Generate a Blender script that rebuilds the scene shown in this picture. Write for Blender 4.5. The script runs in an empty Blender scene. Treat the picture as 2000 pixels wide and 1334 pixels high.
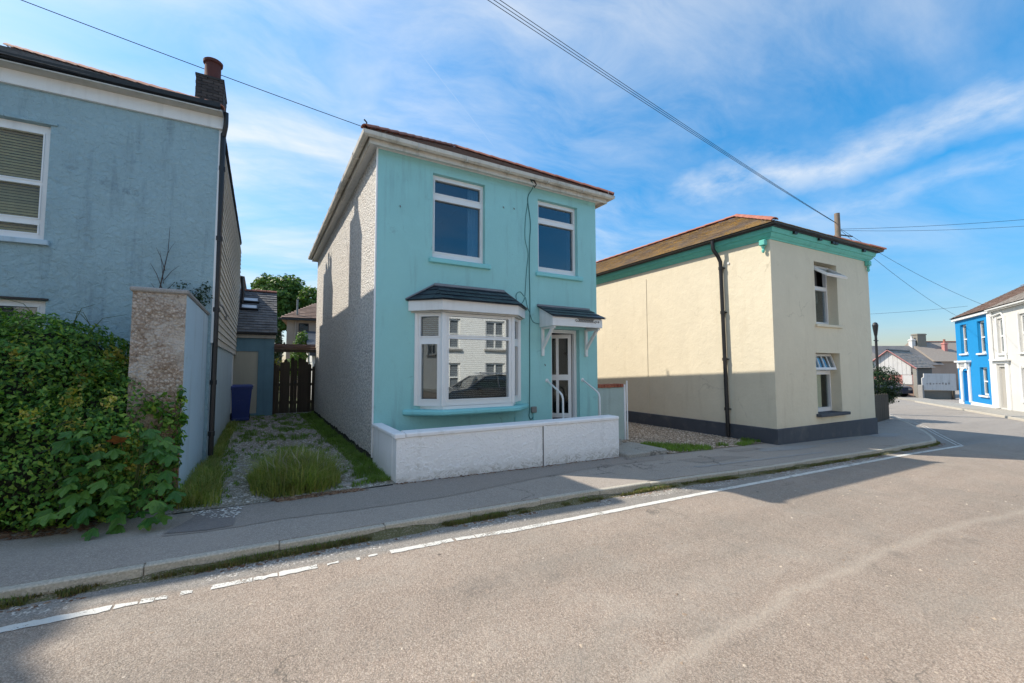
import bpy, math, random
import numpy as np
from mathutils import Vector, Matrix

S = bpy.context.scene
COL = S.collection
R = math.radians
PI = math.pi

# ------------------------------------------------------------------ camera
cam_d = bpy.data.cameras.new('camera')
cam = bpy.data.objects.new('camera', cam_d)
COL.objects.link(cam)
S.camera = cam
CAMLOC = Vector((-1.6119, -7.2072, 1.5568))
_yaw, _pit, _rol = 0.53054, 0.06068, -0.00153
_F = Vector((math.sin(_yaw) * math.cos(_pit), math.cos(_yaw) * math.cos(_pit), math.sin(_pit)))
_R0 = Vector((math.cos(_yaw), -math.sin(_yaw), 0))
_U0 = _R0.cross(_F)
_Rv = _R0 * math.cos(_rol) + _U0 * math.sin(_rol)
_Uv = _U0 * math.cos(_rol) - _R0 * math.sin(_rol)
m = Matrix.Identity(4)
for i in range(3):
    m[i][0] = _Rv[i]; m[i][1] = _Uv[i]; m[i][2] = -_F[i]; m[i][3] = CAMLOC[i]
cam.matrix_world = m
cam_d.sensor_width = 36
cam_d.lens = 835.32 / 2000 * 36
cam_d.clip_start = 0.05
cam_d.clip_end = 3000

# ------------------------------------------------------------------ sun, sky
SUN_DIR = Vector((-0.785, 0.69, 1.0)).normalized()          # towards the sun
SUN_EL = math.asin(SUN_DIR.z)
SUN_AZ = math.atan2(SUN_DIR.x, SUN_DIR.y)                  # from +Y towards +X
SKY_STRENGTH = 0.13
sun_d = bpy.data.lights.new('sun', 'SUN')
sun_d.energy = 2.0
sun_d.angle = R(0.55)
sun_d.color = (1.0, 0.91, 0.78)
sun = bpy.data.objects.new('sun', sun_d)
sun.rotation_euler = SUN_DIR.to_track_quat('Z', 'Y').to_euler()
sun.location = (-20, 20, 30)
COL.objects.link(sun)

S.view_settings.view_transform = 'Standard'
S.view_settings.look = 'None'
S.view_settings.exposure = 1.55
S.view_settings.gamma = 1.0
S.view_settings.use_curve_mapping = False
S.cycles.use_denoising = True
S.cycles.max_bounces = 8
S.cycles.transparent_max_bounces = 12
S.cycles.diffuse_bounces = 4
S.cycles.caustics_reflective = False
S.cycles.caustics_refractive = False

# ------------------------------------------------------------------ node helper
class NT:
    def __init__(self, tree):
        self.t = tree; self.n = tree.nodes; self.l = tree.links
        self.n.clear()
        self._co = None
    def new(self, typ, **kw):
        nd = self.n.new(typ)
        for k, v in kw.items(): setattr(nd, k, v)
        return nd
    def link(self, a, b): self.l.new(a, b)
    def put(self, sock, v):
        if isinstance(v, bpy.types.NodeSocket): self.l.new(v, sock)
        elif isinstance(v, (tuple, list)) and sock.type == 'RGBA' and len(v) == 3: sock.default_value = (*v, 1)
        else: sock.default_value = v
    def co(self, which='Object'):
        if self._co is None: self._co = self.new('ShaderNodeTexCoord')
        return self._co.outputs[which]
    def mapping(self, vec, scale=(1, 1, 1), rot=(0, 0, 0), loc=(0, 0, 0)):
        nd = self.new('ShaderNodeMapping')
        self.link(vec, nd.inputs['Vector'])
        nd.inputs['Scale'].default_value = scale
        nd.inputs['Rotation'].default_value = rot
        nd.inputs['Location'].default_value = loc
        return nd.outputs[0]
    def noise(self, scale, detail=4, rough=.55, vec=None, dist=0, out='Fac'):
        nd = self.new('ShaderNodeTexNoise')
        self.link(vec or self.co(), nd.inputs['Vector'])
        nd.inputs['Scale'].default_value = scale
        nd.inputs['Detail'].default_value = detail
        nd.inputs['Roughness'].default_value = rough
        nd.inputs['Distortion'].default_value = dist
        return nd.outputs[out]
    def voro(self, scale, vec=None, feature='F1', out='Distance', rand=1.0):
        nd = self.new('ShaderNodeTexVoronoi', feature=feature)
        self.link(vec or self.co(), nd.inputs['Vector'])
        nd.inputs['Scale'].default_value = scale
        nd.inputs['Randomness'].default_value = rand
        return nd.outputs[out]
    def ramp(self, fac, stops, interp='LINEAR'):
        nd = self.new('ShaderNodeValToRGB')
        self.link(fac, nd.inputs[0])
        cr = nd.color_ramp; cr.interpolation = interp
        while len(cr.elements) < len(stops): cr.elements.new(0.5)
        for e, (p, c) in zip(cr.elements, stops):
            e.position = p
            e.color = (c, c, c, 1) if isinstance(c, (int, float)) else (*c, 1)
        return nd.outputs[0]
    def mix(self, fac, a, b, blend='MIX'):
        nd = self.new('ShaderNodeMix', data_type='RGBA', blend_type=blend)
        self.put(nd.inputs[0], fac); self.put(nd.inputs[6], a); self.put(nd.inputs[7], b)
        return nd.outputs[2]
    def math(self, op, a, b=0.0, c=0.0, clamp=False):
        nd = self.new('ShaderNodeMath', operation=op, use_clamp=clamp)
        self.put(nd.inputs[0], a); self.put(nd.inputs[1], b); self.put(nd.inputs[2], c)
        return nd.outputs[0]
    def vmath(self, op, a, b=None):
        nd = self.new('ShaderNodeVectorMath', operation=op)
        self.put(nd.inputs[0], a)
        if b is not None: self.put(nd.inputs[1], b)
        return nd
    def sep(self, v):
        nd = self.new('ShaderNodeSeparateXYZ'); self.link(v, nd.inputs[0]); return nd.outputs
    def bump(self, h, strength=.5, dist=.01, normal=None):
        nd = self.new('ShaderNodeBump')
        self.put(nd.inputs['Height'], h)
        nd.inputs['Strength'].default_value = strength
        nd.inputs['Distance'].default_value = dist
        if normal is not None: self.link(normal, nd.inputs['Normal'])
        return nd.outputs[0]
    def bsdf(self, col, rough=.85, normal=None, spec=.3, metal=0.0, trans=None):
        b = self.new('ShaderNodeBsdfPrincipled')
        self.put(b.inputs['Base Color'], col)
        self.put(b.inputs['Roughness'], rough)
        self.put(b.inputs['Metallic'], metal)
        b.inputs['Specular IOR Level'].default_value = spec
        if normal is not None: self.link(normal, b.inputs['Normal'])
        return b.outputs[0]
    def out(self, sh):
        o = self.new('ShaderNodeOutputMaterial'); self.link(sh, o.inputs['Surface'])

def newmat(name):
    mt = bpy.data.materials.new(name); mt.use_nodes = True
    return mt, NT(mt.node_tree)

def sc(c, k): return tuple(min(1, x * k) for x in c)

def mk(name, col, rough=.85, var=.14, vscale=2.0, fine=.06, fscale=60, bump=.25, bscale=120, bdist=.004, spec=.3,
       streak=0.0, grime=None, gamt=0.0, metal=0.0, rnd=0.0):
    """Paint, render, plastic or wood: base colour with broad and fine variation, vertical streaks, grime and fine relief."""
    mt, t = newmat(name)
    c = t.mix(t.noise(vscale, 5, .6), sc(col, 1 - var), sc(col, 1 + var))
    c = t.mix(t.math('MULTIPLY', t.noise(fscale, 3), 1.0), c, t.mix(1.0, c, (1 - fine * 2,) * 3, 'MULTIPLY'))
    if streak:
        s = t.noise(1.0, 5, .6, t.mapping(t.co(), (9, 9, .7)))
        c = t.mix(t.ramp(s, [(.5, 0.0), (.75, streak)]), c, sc(col, .45))
    if gamt:
        g = t.noise(1.6, 8, .7)
        c = t.mix(t.ramp(g, [(.52, 0.0), (.72, gamt)]), c, grime)
    if rnd:
        oi = t.new('ShaderNodeObjectInfo')
        c = t.mix(1.0, c, t.ramp(oi.outputs['Random'], [(0, 1 - rnd), (1, 1.0)]), 'MULTIPLY')
    nrm = t.bump(t.noise(bscale, 4, .6), bump, bdist) if bump else None
    t.out(t.bsdf(c, rough, nrm, spec, metal))
    return mt

# ------------------------------------------------------------------ world
W = bpy.data.worlds.new('World'); S.world = W; W.use_nodes = True
t = NT(W.node_tree)
sky = t.new('ShaderNodeTexSky', sky_type='NISHITA')
sky.sun_disc = False
sky.sun_elevation = SUN_EL
sky.sun_rotation = SUN_AZ
sky.altitude = 20; sky.air_density = 1.0; sky.dust_density = 0.6; sky.ozone_density = 2.2
gen = t.co('Generated')
xs = t.sep(gen)
zc = t.math('ADD', t.math('MAXIMUM', xs[2], 0.0), 0.10)
px = t.math('DIVIDE', xs[0], zc); py = t.math('DIVIDE', xs[1], zc)
comb = t.new('ShaderNodeCombineXYZ')
t.link(px, comb.inputs[0]); t.link(py, comb.inputs[1])
P = comb.outputs[0]
# cirrus: long fibres over broader veils
warp = t.vmath('ADD', P, t.vmath('SCALE', t.noise(.7, 3, .5, P, out='Color')).outputs[0])
warp.inputs[1].links[0].from_node.inputs['Scale'].default_value = .9
fib = t.noise(1.0, 9, .62, t.mapping(warp.outputs[0], (.55, 1.5, 1), (0, 0, R(62))), .3)
veil = t.noise(.75, 6, .6, t.mapping(P, (1, 1.3, 1), (0, 0, R(20)), (4.1, 1.7, 0)), .4)
cl = t.math('MULTIPLY', t.ramp(fib, [(.33, 0.0), (.68, 1.0)]), t.ramp(veil, [(.26, .18), (.54, 1.0)]))
puff = t.math('MULTIPLY', t.ramp(t.noise(1.7, 8, .6, warp.outputs[0], .2), [(.37, 0.0), (.72, .75)]), t.ramp(veil, [(.42, 0.0), (.7, 1.0)]))
cl = t.math('MAXIMUM', cl, puff)
side = t.vmath('DOT_PRODUCT', gen, tuple((SUN_DIR * .6 - _Rv * .8).normalized())).outputs['Value']
cl = t.math('MULTIPLY', cl, t.ramp(t.math('ADD', t.math('MULTIPLY', side, .5), .5), [(.22, .30), (.62, 1.0)]))
cl = t.math('ADD', cl, t.ramp(t.math('ADD', t.math('MULTIPLY', side, .5), .5), [(.55, 0.0), (.92, .28)]), clamp=True)
CAMN = lambda u, v: (_F + _Rv * ((u - 1000) / 835.32) - _Uv * ((v - 667) / 835.32)).normalized()
def streak(u0, v0, u1, v1, w, amp, soft=True):
    a, b = CAMN(u0, v0), CAMN(u1, v1)
    n = a.cross(b).normalized(); mid = ((a + b) / 2).normalized(); half = a.angle(b) / 2
    wob = t.math('MULTIPLY', t.math('SUBTRACT', t.noise(5 if soft else 9, 4, .6, gen), .5), w * (2.2 if soft else .6))
    dn = t.math('ABSOLUTE', t.math('ADD', t.vmath('DOT_PRODUCT', gen, tuple(n)).outputs['Value'], wob))
    f = t.math('SUBTRACT', 1.0, t.math('DIVIDE', dn, w), clamp=True)
    dm = t.vmath('DOT_PRODUCT', gen, tuple(mid)).outputs['Value']
    e = t.math('DIVIDE', t.math('SUBTRACT', dm, math.cos(half * 1.15)), 1 - math.cos(half * .9), clamp=True)
    f = t.math('MULTIPLY', t.math('MULTIPLY', f, e), amp)
    if soft: f = t.math('MULTIPLY', f, t.ramp(t.noise(6, 7, .65, t.mapping(gen, (1, 1, 2.2))), [(.33, .25), (.62, 1.0)]))
    return f
for args in [(1300, 385, 2150, 170, .060, .85), (1450, 440, 2150, 290, .035, .55), (700, 40, 1250, 300, .05, .35)]:
    cl = t.math('MAXIMUM', cl, streak(*args))
cl = t.math('MAXIMUM', cl, streak(735, -5, 985, 312, .0030, .5, False))
cl = t.math('MULTIPLY', cl, t.ramp(xs[2], [(.04, .25), (.22, 1.0)]))
cl = t.math('MULTIPLY', cl, .80, clamp=True)
hsv = t.new('ShaderNodeHueSaturation')
hsv.inputs['Hue'].default_value = 0.488
hsv.inputs['Saturation'].default_value = 1.50
hsv.inputs['Value'].default_value = 0.65
t.link(sky.outputs[0], hsv.inputs['Color'])
base = t.mix(1.0, hsv.outputs[0], t.ramp(xs[2], [(0.0, (.46, .42, .47)), (.12, (.54, .56, .63)), (.30, (.72, .82, .88)), (.60, (.90, .97, 1))]), 'MULTIPLY')
skycol = t.mix(cl, base, (2.6, 2.66, 2.7))
bg = t.new('ShaderNodeBackground'); bg.inputs['Strength'].default_value = SKY_STRENGTH
t.link(skycol, bg.inputs['Color'])
wo = t.new('ShaderNodeOutputWorld'); t.link(bg.outputs[0], wo.inputs['Surface'])

# ------------------------------------------------------------------ mesh builder
class MB:
    def __init__(self, xf=None):
        self.v = []; self.f = []; self.xf = xf; self.sm = False
    def add(self, vs, fs):
        o = len(self.v)
        self.v += [tuple(p) for p in vs]
        self.f += [tuple(i + o for i in q) for q in fs]
        return self
    def box(self, x0, x1, y0, y1, z0, z1):
        return self.add([(x0, y0, z0), (x1, y0, z0), (x1, y1, z0), (x0, y1, z0), (x0, y0, z1), (x1, y0, z1), (x1, y1, z1), (x0, y1, z1)],
                        [(0, 3, 2, 1), (4, 5, 6, 7), (0, 1, 5, 4), (1, 2, 6, 5), (2, 3, 7, 6), (3, 0, 4, 7)])
    def bbox(self, x0, x1, y0, y1, z0, z1, b=.006):
        """Box with every edge chamfered."""
        xs, ys, zs = (x0, x1), (y0, y1), (z0, z1)
        b = min(b, (x1 - x0) * .4, (y1 - y0) * .4, (z1 - z0) * .4)
        vs = []; idx = {}
        for i in (0, 1):
            for j in (0, 1):
                for k in (0, 1):
                    sx, sy, sz = (1 - 2 * i), (1 - 2 * j), (1 - 2 * k)
                    for ax in range(3):
                        p = [xs[i] + sx * b, ys[j] + sy * b, zs[k] + sz * b]
                        p[ax] = (xs[i], ys[j], zs[k])[ax]
                        idx[i, j, k, ax] = len(vs); vs.append(p)
        I = idx; fs = []
        for s in (0, 1):
            q = [I[s, 0, 0, 0], I[s, 1, 0, 0], I[s, 1, 1, 0], I[s, 0, 1, 0]]; fs.append(q if s else q[::-1])
            q = [I[0, s, 0, 1], I[1, s, 0, 1], I[1, s, 1, 1], I[0, s, 1, 1]]; fs.append(q[::-1] if s else q)
            q = [I[0, 0, s, 2], I[1, 0, s, 2], I[1, 1, s, 2], I[0, 1, s, 2]]; fs.append(q if s else q[::-1])
        for a in (0, 1):
            for c in (0, 1):
                fs.append([I[a, c, 0, 0], I[a, c, 1, 0], I[a, c, 1, 1], I[a, c, 0, 1]])
                fs.append([I[a, 0, c, 0], I[a, 1, c, 0], I[a, 1, c, 2], I[a, 0, c, 2]])
                fs.append([I[0, a, c, 1], I[1, a, c, 1], I[1, a, c, 2], I[0, a, c, 2]])
                for d in (0, 1): fs.append([I[a, c, d, 0], I[a, c, d, 1], I[a, c, d, 2]])
        return self.add(vs, fs)
    def prism(self, poly, d):
        """poly: list of 3D points (planar); d: extrusion vector."""
        n = len(poly); d = Vector(d); vs = [Vector(p) for p in poly]
        top = [p + d for p in vs]
        fs = [tuple(range(n))[::-1], tuple(range(n, 2 * n))] + [(i, (i + 1) % n, (i + 1) % n + n, i + n) for i in range(n)]
        return self.add(vs + top, fs)
    def quad(self, *p): return self.add(p, [tuple(range(len(p)))])
    def tube(self, pts, r, n=8, caps=True):
        pts = [Vector(p) for p in pts]; m_ = len(pts); vs = []
        prev = None
        for i, p in enumerate(pts):
            d = (pts[min(i + 1, m_ - 1)] - pts[max(i - 1, 0)]).normalized()
            if prev is None:
                ref = Vector((0, 0, 1)) if abs(d.z) < .9 else Vector((1, 0, 0))
                u = d.cross(ref).normalized()
            else:
                u = (prev - d * prev.dot(d)).normalized()
            prev = u; w = d.cross(u)
            rr = r[i] if isinstance(r, (list, tuple)) else r
            for k in range(n):
                a = 2 * PI * k / n
                vs.append(p + (u * math.cos(a) + w * math.sin(a)) * rr)
        fs = [(i * n + k, i * n + (k + 1) % n, (i + 1) * n + (k + 1) % n, (i + 1) * n + k) for i in range(m_ - 1) for k in range(n)]
        if caps: fs += [tuple(range(n))[::-1], tuple(range((m_ - 1) * n, m_ * n))]
        return self.add(vs, fs)
    def lathe(self, prof, n=16, c=(0, 0, 0)):
        vs = []; k = len(prof)
        for i in range(n):
            a = 2 * PI * i / n
            for r, z in prof: vs.append((c[0] + r * math.cos(a), c[1] + r * math.sin(a), c[2] + z))
        fs = [(i * k + j, ((i + 1) % n) * k + j, ((i + 1) % n) * k + j + 1, i * k + j + 1) for i in range(n) for j in range(k - 1)]
        return self.add(vs, fs)
    def sweep(self, path, prof, closed=False, caps=True):
        """Sweep a closed profile [(outward, z)] along a plan path, outward = right of travel, mitred."""
        P_ = [Vector((p[0], p[1])) for p in path]; n = len(P_); k = len(prof); vs = []
        def nr(a, b):
            d = (b - a).normalized(); return Vector((d.y, -d.x))
        for i in range(n):
            if closed or 0 < i < n - 1:
                n1 = nr(P_[i - 1], P_[i]); n2 = nr(P_[i], P_[(i + 1) % n])
                mm = (n1 + n2).normalized(); mm = mm / max(.3, mm.dot(n1))
            elif i == 0: mm = nr(P_[0], P_[1])
            else: mm = nr(P_[-2], P_[-1])
            for o, z in prof: vs.append((P_[i].x + mm.x * o, P_[i].y + mm.y * o, z))
        segs = n if closed else n - 1
        fs = [(i * k + j, i * k + (j + 1) % k, ((i + 1) % n) * k + (j + 1) % k, ((i + 1) % n) * k + j) for i in range(segs) for j in range(k)]
        if caps and not closed: fs += [tuple(range(k)), tuple(range((n - 1) * k, n * k))[::-1]]
        return self.add(vs, fs)
    def facade(self, a0, a1, z0, z1, holes, depth=.12, y=0.0, dh=None):
        """Front plane at y facing -y, with openings and their reveals."""
        A = sorted({a0, a1, *[h[0] for h in holes], *[h[1] for h in holes]})
        Z = sorted({z0, z1, *[h[2] for h in holes], *[h[3] for h in holes]})
        inh = lambda a, z: any(h[0] < a < h[1] and h[2] < z < h[3] for h in holes)
        for i in range(len(A) - 1):
            for j in range(len(Z) - 1):
                if not inh((A[i] + A[i + 1]) / 2, (Z[j] + Z[j + 1]) / 2):
                    self.quad((A[i], y, Z[j]), (A[i + 1], y, Z[j]), (A[i + 1], y, Z[j + 1]), (A[i], y, Z[j + 1]))
        for h in holes:
            x0, x1, b, tp = h[:4]; e = y + depth
            self.quad((x0, y, b), (x0, y, tp), (x0, e, tp), (x0, e, b))
            self.quad((x1, y, b), (x1, e, b), (x1, e, tp), (x1, y, tp))
            self.quad((x0, y, tp), (x1, y, tp), (x1, e, tp), (x0, e, tp))
            self.quad((x0, y, b), (x0, e, b), (x1, e, b), (x1, y, b))
        return self
    def build(self, name, mat, parent=None, smooth=False, kind=None, auto=False):
        me = bpy.data.meshes.new(name)
        vs = self.v if self.xf is None else [tuple(self.xf @ Vector(p)) for p in self.v]
        me.from_pydata(vs, [], self.f)
        me.validate()
        fix_normals(me)
        if isinstance(mat, (list, tuple)):
            for q in mat: me.materials.append(q)
        else: me.materials.append(mat)
        if smooth:
            me.polygons.foreach_set('use_smooth', [True] * len(me.polygons))
            try: me.set_sharp_from_angle(angle=R(38))
            except Exception: pass
        o = bpy.data.objects.new(name, me)
        COL.objects.link(o)
        if parent is not None: o.parent = parent
        if kind: o['kind'] = kind
        return o

import bmesh
def fix_normals(me):
    if len(me.polygons) > 60000: return
    b = bmesh.new(); b.from_mesh(me)
    bmesh.ops.recalc_face_normals(b, faces=b.faces)
    b.to_mesh(me); b.free()

def npmesh(name, V, F, mat, parent=None, kind=None, uv=None):
    """Fast mesh from numpy arrays; F is (M, k) with k 3 or 4."""
    me = bpy.data.meshes.new(name)
    V = np.asarray(V, np.float32); F = np.asarray(F, np.int32)
    me.vertices.add(len(V)); me.vertices.foreach_set('co', V.ravel())
    mcount, k = F.shape
    me.loops.add(mcount * k); me.loops.foreach_set('vertex_index', F.ravel())
    me.polygons.add(mcount)
    me.polygons.foreach_set('loop_start', np.arange(0, mcount * k, k, dtype=np.int32))
    me.polygons.foreach_set('loop_total', np.full(mcount, k, np.int32))
    me.update(calc_edges=True)
    for q in (mat if isinstance(mat, (list, tuple)) else [mat]): me.materials.append(q)
    o = bpy.data.objects.new(name, me); COL.objects.link(o)
    if parent is not None: o.parent = parent
    if kind: o['kind'] = kind
    return o

def tag(o, label, cat=None, group=None, kind=None):
    o['label'] = label
    if cat: o['category'] = cat
    if group: o['group'] = group
    if kind: o['kind'] = kind
    return o
def thing(name, label, cat, loc=(0, 0, 0), rz=0, group=None, kind=None):
    o = bpy.data.objects.new(name, None); COL.objects.link(o)
    o.location = loc; o.rotation_euler = (0, 0, rz); o.empty_display_size = .2
    return tag(o, label, cat, group, kind)
def inst(src, parent, loc=(0, 0, 0), rot=(0, 0, 0), scale=(1, 1, 1), name=None):
    """A linked copy of one mesh object (shared mesh data) under a parent."""
    o = src.copy(); COL.objects.link(o); o.parent = parent
    o.location = loc; o.rotation_euler = rot; o.scale = scale
    return o
RNG = np.random.default_rng(7)
rnd = random.Random(11)
def G(x):
    """Height of the pavement: the street falls gently to the right."""
    x = max(-14.0, min(48.0, x))
    return -.017 * x if x < 10 else -.17 - .024 * (x - 10)
ROADZ = -.09

# ------------------------------------------------------------------ materials
def m_pebbledash():
    mt, t = newmat('pebbledash')
    d = t.voro(26); c = t.voro(26, out='Color')
    h = t.math('SUBTRACT', 1.0, t.math('MULTIPLY', d, 1.6), clamp=True)
    g = t.sep(c)[0]
    col = t.ramp(g, [(0, (.55, .49, .43)), (.3, (.78, .73, .66)), (.7, (.88, .84, .77)), (1, (.95, .92, .87))])
    col = t.mix(t.ramp(d, [(.30, 0.0), (.60, .6)]), col, (.33, .32, .31))
    col = t.mix(t.ramp(t.noise(.8, 5), [(.45, 0.0), (.75, .2)]), col, (.55, .52, .48))
    hh = t.math('ADD', h, t.math('MULTIPLY', t.noise(12, 4), .6))
    t.out(t.bsdf(col, .9, t.bump(hh, 1.0, .022), .2)); return mt
def m_wallpaint(name, col, cracks=True, bscale=22, bdist=.006, stain=(.3, .3, .3), samt=.25, bstr=.5, patch=.10):
    mt, t = newmat(name)
    c = t.mix(t.noise(1.1, 6, .6, dist=.4), sc(col, 1 - patch), sc(col, 1 + patch))
    c = t.mix(t.ramp(t.noise(3.1, 7, .7), [(.5, 0.0), (.8, .3)]), c, sc(col, 1.18))
    s = t.noise(1.0, 6, .65, t.mapping(t.co(), (5, 5, .55)))
    c = t.mix(t.ramp(s, [(.55, 0.0), (.8, samt)]), c, stain)
    g = t.noise(2.3, 9, .75, t.mapping(t.co(), (1, 1, 1), (0, 0, 0), (3, 8, 1)))
    c = t.mix(t.ramp(g, [(.60, 0.0), (.70, samt * .9)]), c, stain)
    # rising damp: dirt that sits in the lowest band of the wall
    z = t.sep(t.co())[2]
    low = t.math('ADD', z, t.math('MULTIPLY', t.noise(4, 6, .7), .5))
    c = t.mix(t.ramp(low, [(.22, samt * .8), (.62, 0.0)]), c, stain)
    if cracks:
        w = t.vmath('ADD', t.co(), t.vmath('SCALE', t.noise(2.5, 5, .6, out='Color')).outputs[0])
        w.inputs[1].links[0].from_node.inputs['Scale'].default_value = .6
        e = t.voro(.62, w.outputs[0], 'DISTANCE_TO_EDGE')
        cm = t.math('MULTIPLY', t.ramp(e, [(.003, 1.0), (.009, 0.0)]), t.ramp(t.noise(.9, 3), [(.56, 0.0), (.63, .32)]))
        c = t.mix(cm, c, sc(stain, .5))
    n = t.bump(t.math('ADD', t.noise(bscale, 6, .62, dist=.6), t.math('MULTIPLY', t.noise(2.2, 3), 1.2)), bstr, bdist)
    t.out(t.bsdf(c, .82, n, .25)); return mt
def m_roughcast():
    mt, t = newmat('worn_roughcast')
    wv = t.vmath('ADD', t.co(), t.vmath('SCALE', t.noise(14, 4, .6, out='Color')).outputs[0]).outputs[0]
    wv.node.inputs[1].links[0].from_node.inputs['Scale'].default_value = .05
    v = t.voro(38, wv, out='Color'); d = t.voro(38, wv)
    st = t.ramp(t.sep(v)[0], [(0, (.38, .29, .22)), (.45, (.56, .455, .37)), (1, (.74, .65, .56))])
    st = t.mix(t.ramp(d, [(.35, 0.0), (.65, .6)]), st, (.28, .21, .155))
    sm = t.mix(t.noise(7, 6, .7), (.52, .455, .39), (.70, .63, .55))
    n1 = t.noise(2.6, 7, .68, dist=.5)
    c = t.mix(t.ramp(n1, [(.42, 0.0), (.50, 1.0)]), sm, st)
    c = t.mix(t.ramp(t.noise(5.5, 8, .75, t.mapping(t.co(), (1, 1, .7), (0, 0, 0), (2, 5, 3))), [(.50, 0.0), (.70, .62)]), c, (.20, .15, .12))
    z = t.sep(t.co())[2]
    low = t.math('SUBTRACT', z, t.math('MULTIPLY', t.noise(3, 5), .9))
    c = t.mix(t.ramp(low, [(.15, .75), (.95, 0.0)]), c, (.30, .17, .06))
    t.out(t.bsdf(c, .92, t.bump(t.math('ADD', t.math('SUBTRACT', 1.0, d), t.noise(20, 6, .7)), 1.0, .03), .2)); return mt
def m_swirl():
    mt, t = newmat('white_textured_render')
    w = t.mapping(t.co(), (1, 1, 1.6), (0, R(25), 0))
    h = t.noise(11, 5, .55, w, 1.6)
    c = t.mix(t.noise(2.0, 6, .65), (.92, .92, .91), (.84, .85, .86))
    g = t.math('ADD', t.sep(t.co())[2], t.math('MULTIPLY', t.noise(7, 6, .7), .25))
    c = t.mix(t.ramp(g, [(.13, .65), (.26, 0.0)]), c, (.38, .36, .31))
    t.out(t.bsdf(c, .75, t.bump(h, .6, .03), .3)); return mt
def m_paint():
    mt, t = newmat('road_paint')
    c = t.mix(t.noise(6, 6, .7), (.78, .77, .72), (.60, .585, .54))
    h = t.math('ADD', t.voro(150), t.noise(38, 4))
    b = t.bsdf(c, .75, t.bump(h, .6, .005), .3)
    w = t.math('ADD', t.math('MULTIPLY', t.noise(3.5, 6, .7), .9), t.math('MULTIPLY', t.noise(70, 4, .65), .75))
    tr = t.new('ShaderNodeBsdfTransparent'); mx = t.new('ShaderNodeMixShader')
    t.link(t.ramp(w, [(.90, 0.0), (.99, 1.0)]), mx.inputs[0]); t.link(b, mx.inputs[1]); t.link(tr.outputs[0], mx.inputs[2])
    t.out(mx.outputs[0]); return mt
def m_slate(name, c1, c2, moss=None, mamt=0.0, rough=.55, bstr=.4):
    mt, t = newmat(name)
    geo = t.new('ShaderNodeNewGeometry')
    isl = geo.outputs['Random Per Island']
    oi = t.new('ShaderNodeObjectInfo')
    r = t.math('FRACT', t.math('ADD', isl, oi.outputs['Random']))
    c = t.mix(r, c1, c2)
    c = t.mix(t.ramp(t.noise(9, 6, .7), [(.4, 0.0), (.8, .5)]), c, sc(c2, 1.3))
    if moss:
        mm = t.math('MULTIPLY', t.ramp(t.noise(1.2, 7, .68), [(.38, 0.0), (.62, 1.0)]), t.ramp(t.noise(17, 5, .7), [(.38, 0.0), (.6, mamt)]))
        c = t.mix(mm, c, moss)
    t.out(t.bsdf(c, rough, t.bump(t.noise(40, 6, .7), bstr, .004), .4)); return mt
def m_glass(name, base, refl=1.0, tint=(.80, .88, .90)):
    mt, t = newmat(name)
    lw = t.new('ShaderNodeLayerWeight'); lw.inputs[0].default_value = .5
    f = t.math('POWER', lw.outputs['Facing'], 3.2)
    f = t.math('ADD', t.math('MULTIPLY', f, refl * .8), base, clamp=True)
    tr = t.new('ShaderNodeBsdfTransparent'); tr.inputs[0].default_value = (*tint, 1)
    gl = t.new('ShaderNodeBsdfGlossy'); gl.inputs['Roughness'].default_value = 0.0
    gl.inputs['Color'].default_value = (.95, .98, 1, 1)
    t.link(t.bump(t.noise(1.3, 2), .012, .05), gl.inputs['Normal'])
    mx = t.new('ShaderNodeMixShader'); t.link(f, mx.inputs[0]); t.link(tr.outputs[0], mx.inputs[1]); t.link(gl.outputs[0], mx.inputs[2])
    t.out(mx.outputs[0]); return mt
def m_leaf(name, cols, trans=.35, rough=.45):
    mt, t = newmat(name)
    geo = t.new('ShaderNodeNewGeometry'); oi = t.new('ShaderNodeObjectInfo')
    r = t.math('FRACT', t.math('ADD', geo.outputs['Random Per Island'], oi.outputs['Random']))
    n = len(cols)
    c = t.ramp(r, [(i / max(1, n - 1), q) for i, q in enumerate(cols)])
    pt = t.noise(2.6, 4, .6)
    c = t.mix(1.0, c, t.ramp(pt, [(.3, .62), (.7, 1.25)]), 'MULTIPLY')
    b = t.new('ShaderNodeBsdfPrincipled'); t.link(c, b.inputs['Base Color']); b.inputs['Roughness'].default_value = rough
    b.inputs['Specular IOR Level'].default_value = .35
    tl = t.new('ShaderNodeBsdfTranslucent')
    t.link(t.mix(1.0, c, (1.25, 1.3, .6), 'MULTIPLY'), tl.inputs[0])
    mx = t.new('ShaderNodeMixShader'); mx.inputs[0].default_value = trans
    t.link(b.outputs[0], mx.inputs[1]); t.link(tl.outputs[0], mx.inputs[2])
    t.out(mx.outputs[0]); return mt
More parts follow.
